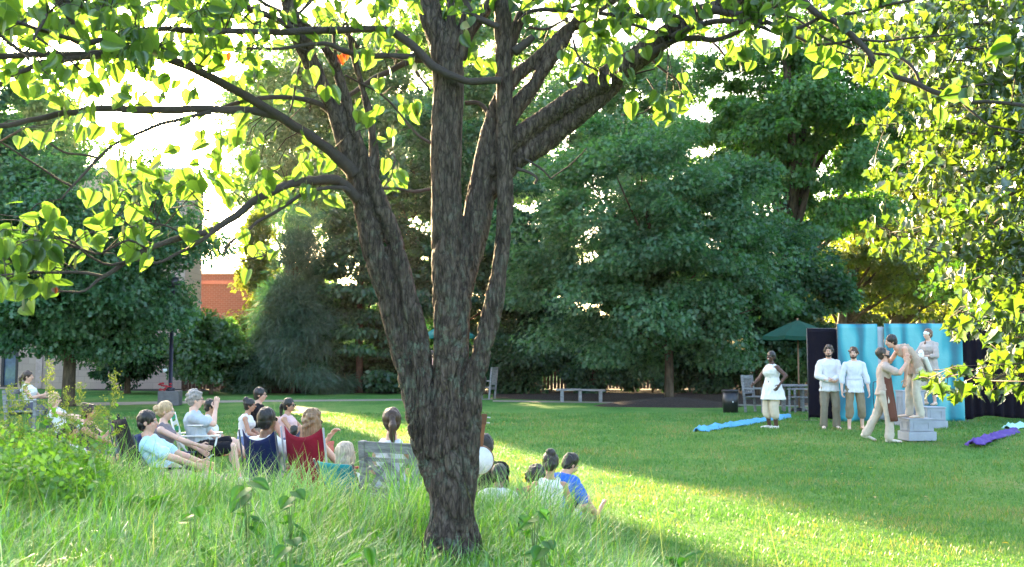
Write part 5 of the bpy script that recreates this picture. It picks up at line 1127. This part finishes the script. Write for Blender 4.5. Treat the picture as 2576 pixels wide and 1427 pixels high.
    sg = thing('clip_lamp', 'small silver clip light fixed to the lamp post', 'light', (X_(426, d), d - .1, W(425, 930, d).z)); c0 = Vector(sg.location)
    MB().tube([c0 + Vector((-.10, -.05, -.04)), c0 + Vector((0, 0, 0))], [.07, .035], 12).build('shade', C((.55, .6, .62), 'metal'), sg); MB().tube([c0, c0 + Vector((.06, .08, 0))], .015, 6).build('clamp', C((.1, .1, .1), 'metal'), sg)
    # white pole
    d = 44; x = X_(1882, d); t = thing('flag_pole', 'tall white pole seen through the foliage left of the thick locust trunk', 'pole', (x, d, 0))
    MB().tube([(x, d, 0), (x, d, 9.5)], [.10, .07], 12).build('pole', plain('white_paint', (.75, .73, .72)), t); MB().ell((x, d, 9.56), .1, .1, .1).build('finial', C((.5, .4, .1), 'metal'), t)
    # bin
    d = 27.5; x = X_(1834, d); t = thing('litter_bin', 'black round litter bin on the mulch in the shade of the maple', 'bin', (x, d, 0)); zt = W(1834, 982, d).z + .02
    DKP = C((.012, .012, .016), 'metal'); MB().tube([(x, d, 0), (x, d, zt - .05)], [.20, .225], 20).build('body', DKP, t); MB().tube([(x, d, zt - .06), (x, d, zt - .02), (x, d, zt)], [.24, .245, .18], 20).build('rim', DKP, t)
    MB().ell((x + .02, d - .225, .30), .018, .006, .025, n=8).build('badge', C((.6, .6, .6), 'metal'), t)
    # banjo beside the trunk
    d = 9.55; t = thing('banjo', 'banjo with a white drum head and brown neck beside the redbud trunk', 'banjo', W(1200, 1150, d)); c0 = W(1206, 1158, d); nk = (W(1207, 1100, d) - c0 + Vector((.02, .0, 0))).normalized(); fx = Vector((0, -1, 0)); sx = nk.cross(fx).normalized(); fx = sx.cross(nk)
    MB().loft([[c0 + (nk * math.cos(a) + sx * math.sin(a)) * .14 - fx * o_ for a in np.linspace(0, 6.283, 29)[:-1]] for o_ in (0, .06)]).build('rim', plain('banjo_wood', (.16, .07, .03), rough=.3), t)
    MB().loft([[c0 + (nk * math.cos(a) + sx * math.sin(a)) * .132 + fx * o_ for a in np.linspace(0, 6.283, 29)[:-1]] for o_ in (.001, .006)]).build('drum_head', plain('drum_skin', (.72, .74, .78), rough=.5), t)
    MB().bar(c0 + nk * .13, c0 + nk * .34, .04, .022, fx).build('neck', plain('neck_wood', (.20, .08, .04), rough=.3), t, False)
    hd = MB().bar(c0 + nk * .34, c0 + nk * .44, .055, .02, fx).build('headstock', plain('neck_wood', (.12, .05, .03), rough=.3), t, False)
    for i in range(4): p = c0 + nk * (.36 + .025 * (i // 2) * 2) + sx * (.035 if i % 2 else -.035); MB().cap(p, p + sx * (.02 if i % 2 else -.02), .007, .007, 6).build('tuning_peg', C((.5, .5, .5), 'metal'), hd)
    # blanket, bag, plate, bottle
    def bl(px, d, w_, l_, mat, label, rot=0):
        x = X_(px, d); ax = rotm(rot); v = []; n = 14
        for j in range(n + 1):
            for i in range(n + 1):
                a, b = -1 + 2 * i / n, -1 + 2 * j / n; p = Vector((x, d, 0)) + ax[0] * a * w_ + ax[1] * b * l_; v.append((p.x, p.y, gz(p.x, p.y) + .03 + .018 * noise.noise((a * 3, b * 3, px))))
        f = [(j * (n + 1) + i, j * (n + 1) + i + 1, (j + 1) * (n + 1) + i + 1, (j + 1) * (n + 1) + i) for j in range(n) for i in range(n)]
        o = mesh_obj('blanket', v, f, mat); o.modifiers.new('s', 'SOLIDIFY').thickness = .01; tag(o, label, 'blanket')
    bl(680, 17.0, 1.1, .9, cloth('red_blanket', (.30, .06, .05)), 'red blanket under the people sitting behind the navy chair', 10)
    bl(570, 13.6, .5, .4, cloth('dark_blanket', (.06, .06, .08)), 'dark cloth on the ground by the lawn chair', 10)
    p = W(492, 1073, 12.4); t = thing('plate', 'white plate held by the blonde woman with tied hair', 'plate', p); MB().tube([p, p + Vector((0, 0, .008)), p + Vector((0, 0, .016))], [.06, .09, .11], 20).build('dish', C((.7, .72, .74), 'gloss'), t)
    p = W(706, 1055, 16.0); p.z = gz(p.x, 16) + .12; t = thing('cooler', 'white picnic cooler between the seated people', 'cooler', (p.x, p.y, p.z - .1)); MB().box(p, (.34, .24, .2)).build('body', plain('cooler_white', (.7, .72, .72)), t, False, .02); MB().box(p + Vector((0, 0, .12)), (.36, .26, .04)).build('lid', plain('cooler_lid', (.5, .55, .6)), t, False, .01)
    p = W(455, 1095, 12.7); p.z = gz(p.x, 12.7); t = thing('hand_bag', 'brown leather bag standing in front of the lawn chair', 'bag', p); co, f, no = remesh(MB().ell(p + Vector((.25, 0, .16)), .20, .11, .17), .012, 2, .03, 6); mesh_obj('body', co, f, plain('leather', (.16, .06, .03), rough=.5), t); MB().tube([p + Vector((.13, 0, .28)), p + Vector((.25, 0, .42)), p + Vector((.37, 0, .28))], .01, 6).build('handle', plain('leather_strap', (.1, .04, .02)), t)

# ---------------------------------------------------------------- grass and weeds
def blades(P, L, wd, lean, az, curl, seg=4, tw=None):
    n = len(P); D = np.stack([np.cos(az), np.sin(az), np.zeros(n)], 1); Sx = np.stack([-np.sin(az), np.cos(az), np.zeros(n)], 1)
    if tw is not None:
        ct, s_t = np.cos(tw)[:, None], np.sin(tw)[:, None]; Sx = Sx * ct + D * s_t
    pos = P.copy(); vs = []; ang = lean.copy()
    for i in range(seg + 1):
        u = i / seg; ww = (wd * (1 - u ** 2.2) + .0004)[:, None]
        vs.append(pos - Sx * ww); vs.append(pos + Sx * ww)
        st = (L / seg)[:, None]; pos = pos + (D * np.sin(ang)[:, None] + np.array([0, 0, 1.]) * np.cos(ang)[:, None]) * st; ang = ang + curl / seg
    v = np.stack(vs, 1); k = 2 * (seg + 1); base = (np.arange(n) * k)[:, None, None]
    f = np.array([(2 * i, 2 * i + 1, 2 * i + 3, 2 * i + 2) for i in range(seg)])[None] + base
    return v.reshape(-1, 3), f.reshape(-1, 4)
def grass():
    rg = np.random.default_rng(21)
    n = 175000; y = rg.uniform(2.6, 10.2, n); x = rg.uniform(-5.6, 2.8, n)
    xb = np.interp(y, [2, 4, 5.5, 7, 8.6], [3.0, 2.3, 1.75, 1.2, .3]); yb = np.interp(x, [-6, -3.5, -1, .3], [10.2, 9.6, 9.0, 8.7])
    wob = .12 * np.sin(y * 5 + 1) + .1 * np.sin(y * 11)
    keep = (x < xb + .12 + wob) & (y < yb + .05) & (np.abs(x) < y * .58 + .6); x, y = x[keep], y[keep]; n = len(x)
    z = ground(x, y); cl = np.array([noise.noise((a * 1.6, b * 1.6, 0)) for a, b in zip(x, y)])
    L = rg.uniform(.12, .44, n) * (1 + .6 * cl) * (.76 + .42 * np.clip((-.3 - x) / 1.2, 0, 1) + 1.0 * np.clip((y - 6.9) / 1.0, 0, 1) * (x > -.9)) * np.where((np.abs(x + .38) < .55) & (y < 6.6), .72, 1); L *= np.clip((xb[keep] + .3 - x) / .6, .45, 1)
    dry = rg.random(n) < .07
    az = rg.uniform(-3.14, 3.14, n) * .75 + 2.6 * cl * .6 + .3; lean = rg.uniform(.0, .8, n); curl = rg.uniform(.3, 2.4, n)
    wd = rg.uniform(.0018, .0058, n) * (.8 + .0 * L)
    v, f = blades(np.stack([x, y, z - .01], 1), L, wd, lean, az, curl, 5, rg.uniform(-.5, .5, n))
    def gm(name, stops, sp):
        return leafmat(name, stops, .42, (2.0, 2.1, .7), rough=.28, gl=sp, vary=.9)
    k = 12; m1 = np.repeat(~dry, 5)
    GM = gm('grass_blade', [(.2, (.032, .12, .008)), (.45, (.075, .21, .014)), (.62, (.12, .28, .024)), (.85, (.22, .36, .07))], .075)
    DM = gm('pale_blade', [(.2, (.18, .25, .12)), (.8, (.33, .36, .22))], .12)
    for nm, msk, mt, lb in (('tall_grass', ~dry, GM, 'long arching green grass on the bank around the redbud'), ('pale_grass', dry, DM, 'pale dry blades among the long grass')):
        vv = v.reshape(n, k, 3)[msk].reshape(-1, 3); nn = msk.sum(); ff = (f.reshape(n, 5, 4)[0] - 0)[None] + (np.arange(nn) * k)[:, None, None]
        tag(mesh_obj(nm, vv, ff.reshape(-1, 4), mt, smooth=True), lb, 'grass', kind='stuff')
    # seed stalks
    n = 170; y = rg.uniform(4.2, 8.8, n); x = rg.uniform(-3.6, 1.4, n); kp = (x < np.interp(y, [2, 4, 5.5, 7, 8.6], [3.0, 2.3, 1.75, 1.2, .3]) - .05); x, y = x[kp], y[kp]; n = len(x)
    v, f = blades(np.stack([x, y, ground(x, y)], 1), rg.uniform(.5, .85, n), np.full(n, .0013), rg.uniform(.05, .5, n), rg.uniform(-3.1, 3.1, n), rg.uniform(0, .6, n), 5)
    tag(mesh_obj('seed_stalks', v, f, gm('stalk_blade', [(.2, (.08, .13, .03)), (.8, (.15, .16, .05))], .05)), 'thin straw stalks rising above the long grass', 'grass', kind='stuff')
    # lawn blades
    n = 330000; y = 5.0 + 22 * rg.random(n) ** 1.6; x = rg.uniform(-.56, .60, n) * y; 
    xb = np.interp(y, [2, 4, 5.5, 7, 8.6], [3.0, 2.3, 1.75, 1.2, .3]); kp = (y > 8.6) | (x > xb - .2); x, y = x[kp], y[kp]; n = len(x); z = ground(x, y)
    cl = np.array([noise.noise((a * 1.3, b * .8, 3)) + .6 * noise.noise((a * 5, b * 4, 7)) for a, b in zip(x, y)])
    L = rg.uniform(.025, .055, n) * (1 + .5 * cl) * (1 + (y - 5) * .03)
    v, f = blades(np.stack([x, y, z - .004], 1), L, rg.uniform(.0015, .003, n) * (1 + (y - 5) * .10), rg.uniform(0, .9, n), rg.uniform(-3.1, 3.1, n), rg.uniform(.2, 1.2, n), 2, rg.uniform(-1, 1, n))
    LM = leafmat('lawn_blade', [(.28, (.032, .125, .024)), (.44, (.055, .175, .034)), (.56, (.095, .205, .044)), (.68, (.19, .20, .085))], .30, (1.9, 1.6, .5), rough=.4, gl=.03, vary=.7, rw=.28)
    tag(mesh_obj('lawn_grass', v, f, LM), 'short mown lawn grass blades', 'grass', kind='stuff')
def weeds():
    rg = np.random.default_rng(33)
    WM = leafmat('weed_leaf', [(.2, (.06, .16, .02)), (.5, (.10, .23, .032)), (.8, (.16, .29, .05))], .50, (2, 2, .6), gl=.05, rough=.35, vary=3)
    # mass of leafy weeds
    n = 26000; cl = []; P = []
    for k in range(420):
        px = 330 * rg.random() ** 1.2 - 60; d = rg.uniform(6.6, 9.4); x = (px - CXP) / F * d; top = np.interp(px, [-60, 60, 200, 300, 340], [.54, .52, .42, .28, .16]) * rg.uniform(.45, 1.08)
        for i in range(48):
            u = rg.random(); P.append((x + rg.normal() * .07, d + rg.normal() * .08, gz(x, d) + top * u + .03))
    P = np.array(P); n = len(P); v, f = scatter(QUAD[0], QUAD[1], P, rg.normal(size=(n, 3)) + np.array([0, -.2, .35]), rg.normal(size=(n, 3)) + np.array([0, 0, 1.]), rg.uniform(.03, .065, n))
    tag(mesh_obj('leafy_weeds', v, f, WM, smooth=False), 'tangle of leafy weeds filling the lower left of the bank', 'weeds', kind='stuff')
    # flowering stems
    FM = leafmat('flower_head', [(.2, (.10, .16, .03)), (.8, (.20, .24, .06))], .5, (1.7, 1.6, .6), gl=.03)
    SM = plain('weed_stem', (.12, .20, .05)); lab = ['tall feathery flowering weed, tallest at the far left', 'feathery flowering weed in front of the blonde woman in sunglasses', 'slender flowering weed left of the lamp post plinth', 'short flowering weed at the very left edge', 'feathery weed leaning in front of the dark haired woman', 'small flowering weed beside the woman with the ponytail', 'low flowering weed between the two tall feathery ones']
    for k, (px, py, bx, d) in enumerate(((122, 905, 140, 7.6), (165, 975, 180, 7.9), (292, 930, 262, 8.0), (28, 965, 40, 7.4), (245, 1020, 235, 7.7), (60, 960, 75, 8.2), (205, 965, 212, 8.1))):
        tp = W(px, py, d); x = (bx - CXP) / F * d; b0 = Vector((x, d, gz(x, d))); t = thing('flowering_weed', lab[k], 'plant', b0, 'tall feathery weeds on the left bank')
        st = MB(); pts = [b0.lerp(tp, u) + Vector((.02 * math.sin(u * 5), 0, 0)) for u in np.linspace(0, 1, 8)]; st.tube(pts, [.005 * (1 - .7 * u) for u in np.linspace(0, 1, 8)], 5)
        P = []; Pl = []
        for i in range(26):
            u = .45 + .55 * i / 26; p = b0.lerp(tp, u); a = rg.uniform(0, 6.28); ln = (.16 * (1 - (u - .45) / .58) + .02) * rg.uniform(.6, 1.1); e = p + Vector((math.cos(a) * ln * .8, math.sin(a) * ln * .8, ln * .55)); st.tube([p, e], [.002, .001], 4)
            for j in range(int(14 + ln * 120)): P.append(tuple(p.lerp(e, rg.random() ** .6) + Vector(tuple(rg.normal(size=3) * .010))))
        for i in range(60): u = rg.uniform(.1, .7); Pl.append(tuple(b0.lerp(tp, u) + Vector(tuple(rg.normal(size=3) * .03))))
        st.build('stem', SM, t); P = np.array(P); n = len(P); v, f = scatter(QUAD[0], QUAD[1], P, rg.normal(size=(n, 3)), rg.normal(size=(n, 3)), rg.uniform(.010, .020, n)); mesh_obj('flower_head', v, f, FM, t, smooth=False)
        Pl = np.array(Pl); n = len(Pl); v, f = scatter(QUAD[0], QUAD[1], Pl, rg.normal(size=(n, 3)) + [0, 0, .3], rg.normal(size=(n, 3)) + [0, 0, 1], rg.uniform(.03, .07, n)); mesh_obj('leaves', v, f, WM, t, smooth=False)
    # broad leaved plants in the grass
    BM = leafmat('broad_leaf', [(.2, (.05, .17, .02)), (.8, (.09, .24, .035))], .55, (2, 2.0, .5), gl=.03, rough=.35)
    DM = leafmat('seedling_leaf', [(.2, (.035, .13, .03)), (.8, (.07, .20, .04))], .5, (2, 2.0, .5), gl=.03, rough=.35)
    BROAD = half_leaf([(.08, -.02), (.22, .08), (.27, .3), (.25, .55), (.15, .8), (.05, .95)], [0, .3, .6, 1.0], .3, .35)
    spec = [(390, 1205, 7.0, BROAD, 12, .20, BM, 'clump of broad upright dock leaves in the long grass', 'dock_plant'), (300, 1215, 6.9, BROAD, 8, .15, BM, 'smaller clump of broad leaves left of the dock clump', 'dock_plant'),
            (625, 1225, 6.0, HEART, 8, .12, DM, 'redbud seedling with drooping heart leaves left of the trunk', 'seedling'), (735, 1250, 5.9, HEART, 8, .10, DM, 'dull green seedling between the heart leaved one and the trunk', 'seedling'),
            (490, 1290, 5.6, HEART, 6, .08, BM, 'small light green seedling low in the grass', 'seedling'), (730, 1370, 5.0, HEART, 6, .10, DM, 'dim seedling near the bottom left of the trunk', 'seedling'),
            (925, 1390, 5.0, BROAD, 5, .10, BM, 'bright pointed seedling below the trunk', 'seedling'), (1345, 1300, 5.9, MAPLE, 6, .10, DM, 'maple seedling in the grass right of the trunk', 'seedling'),
            (1370, 1375, 5.2, HEART, 6, .10, DM, 'heart leaved seedling low at the right of the trunk', 'seedling'), (1700, 1310, 6.3, BROAD, 7, .17, DM, 'young milkweed with upright pairs of leaves at the edge of the bank', 'seedling')]
    for px, py, d, tpl, nl, s_, mt, lb, nm in spec:
        top = W(px, py - 15, d); x = top.x; b0 = Vector((x, d, gz(x, d))); t = thing(nm, lb, 'plant', b0); up = (nm == 'dock_plant') or px == 1700; st = MB(); P = []; A = []; N = []
        for i in range(nl):
            a = 6.283 * i / nl + rg.normal() * .3; u = .45 + .55 * (i + 1) / nl; p = b0.lerp(top, u if not up else .45 * u) + Vector((.03 * math.cos(a), .03 * math.sin(a), 0)); P.append(tuple(p)); el = rg.uniform(.8, 1.8) if up else rg.uniform(-.9, .1)
            A.append((math.cos(a), math.sin(a), el)); N.append((-math.cos(a) * .4, -math.sin(a) * .4 - .25, 1)); st.tube([b0.lerp(top, .3), p], [.003, .002], 4)
        st.tube([b0, b0.lerp(top, .95)], [.006, .003], 5); st.build('stem', SM, t)
        v, f = scatter(tpl[0], tpl[1], np.array(P), np.array(A), np.array(N), s_ * rg.uniform(.75, 1.15, nl)); mesh_obj('leaves', v, f, mt, t, smooth=False)

def litter():
    rg = np.random.default_rng(5); n = 90; y = rg.uniform(8, 24, n); x = rg.uniform(-.3, .5, n) * y; P = np.stack([x, y, ground(x, y) + .04], 1)
    v, f = scatter(QUAD[0], QUAD[1], P, rg.normal(size=(n, 3)) * [1, 1, .2], rg.normal(size=(n, 3)) * .3 + [0, 0, 1], rg.uniform(.03, .07, n))
    tag(mesh_obj('fallen_leaves', v, f, leafmat('fallen_leaf', [(.2, (.20, .11, .03)), (.8, (.30, .24, .05))], .3), smooth=False), 'scattered yellow and brown leaves fallen on the lawn', 'leaves', kind='stuff')
def haze():  # added volume, gives a veiling glow toward the sun
    m = bpy.data.materials.new('haze'); m.use_nodes = True; nt = m.node_tree; nt.nodes.clear(); o = nt.nodes.new('ShaderNodeOutputMaterial'); v = nt.nodes.new('ShaderNodeVolumePrincipled')
    v.inputs['Color'].default_value = (.95, .97, 1, 1); v.inputs['Density'].default_value = .00005; v.inputs['Anisotropy'].default_value = .6; nt.links.new(v.outputs[0], o.inputs['Volume'])
    b = MB().box((0, 60, 12), (800, 200, 26)); q = b.build('haze', m, None, False); tag(q, 'thin haze added for a veiling glow toward the sun', 'haze', kind='stuff')
import time
_t = time.time()
for fn in (build_trees, build_woods, build_buildings, build_redbud, build_maple, stage, props, audience, actors, grass, weeds, litter, haze):
    fn(); print('T', fn.__name__, round(time.time() - _t, 1), flush=True)

for o in sc.objects:
    if o.get('label') and not (4 <= len(o['label'].split()) <= 16): print('LBL', o.name, len(o['label'].split()), o['label'])
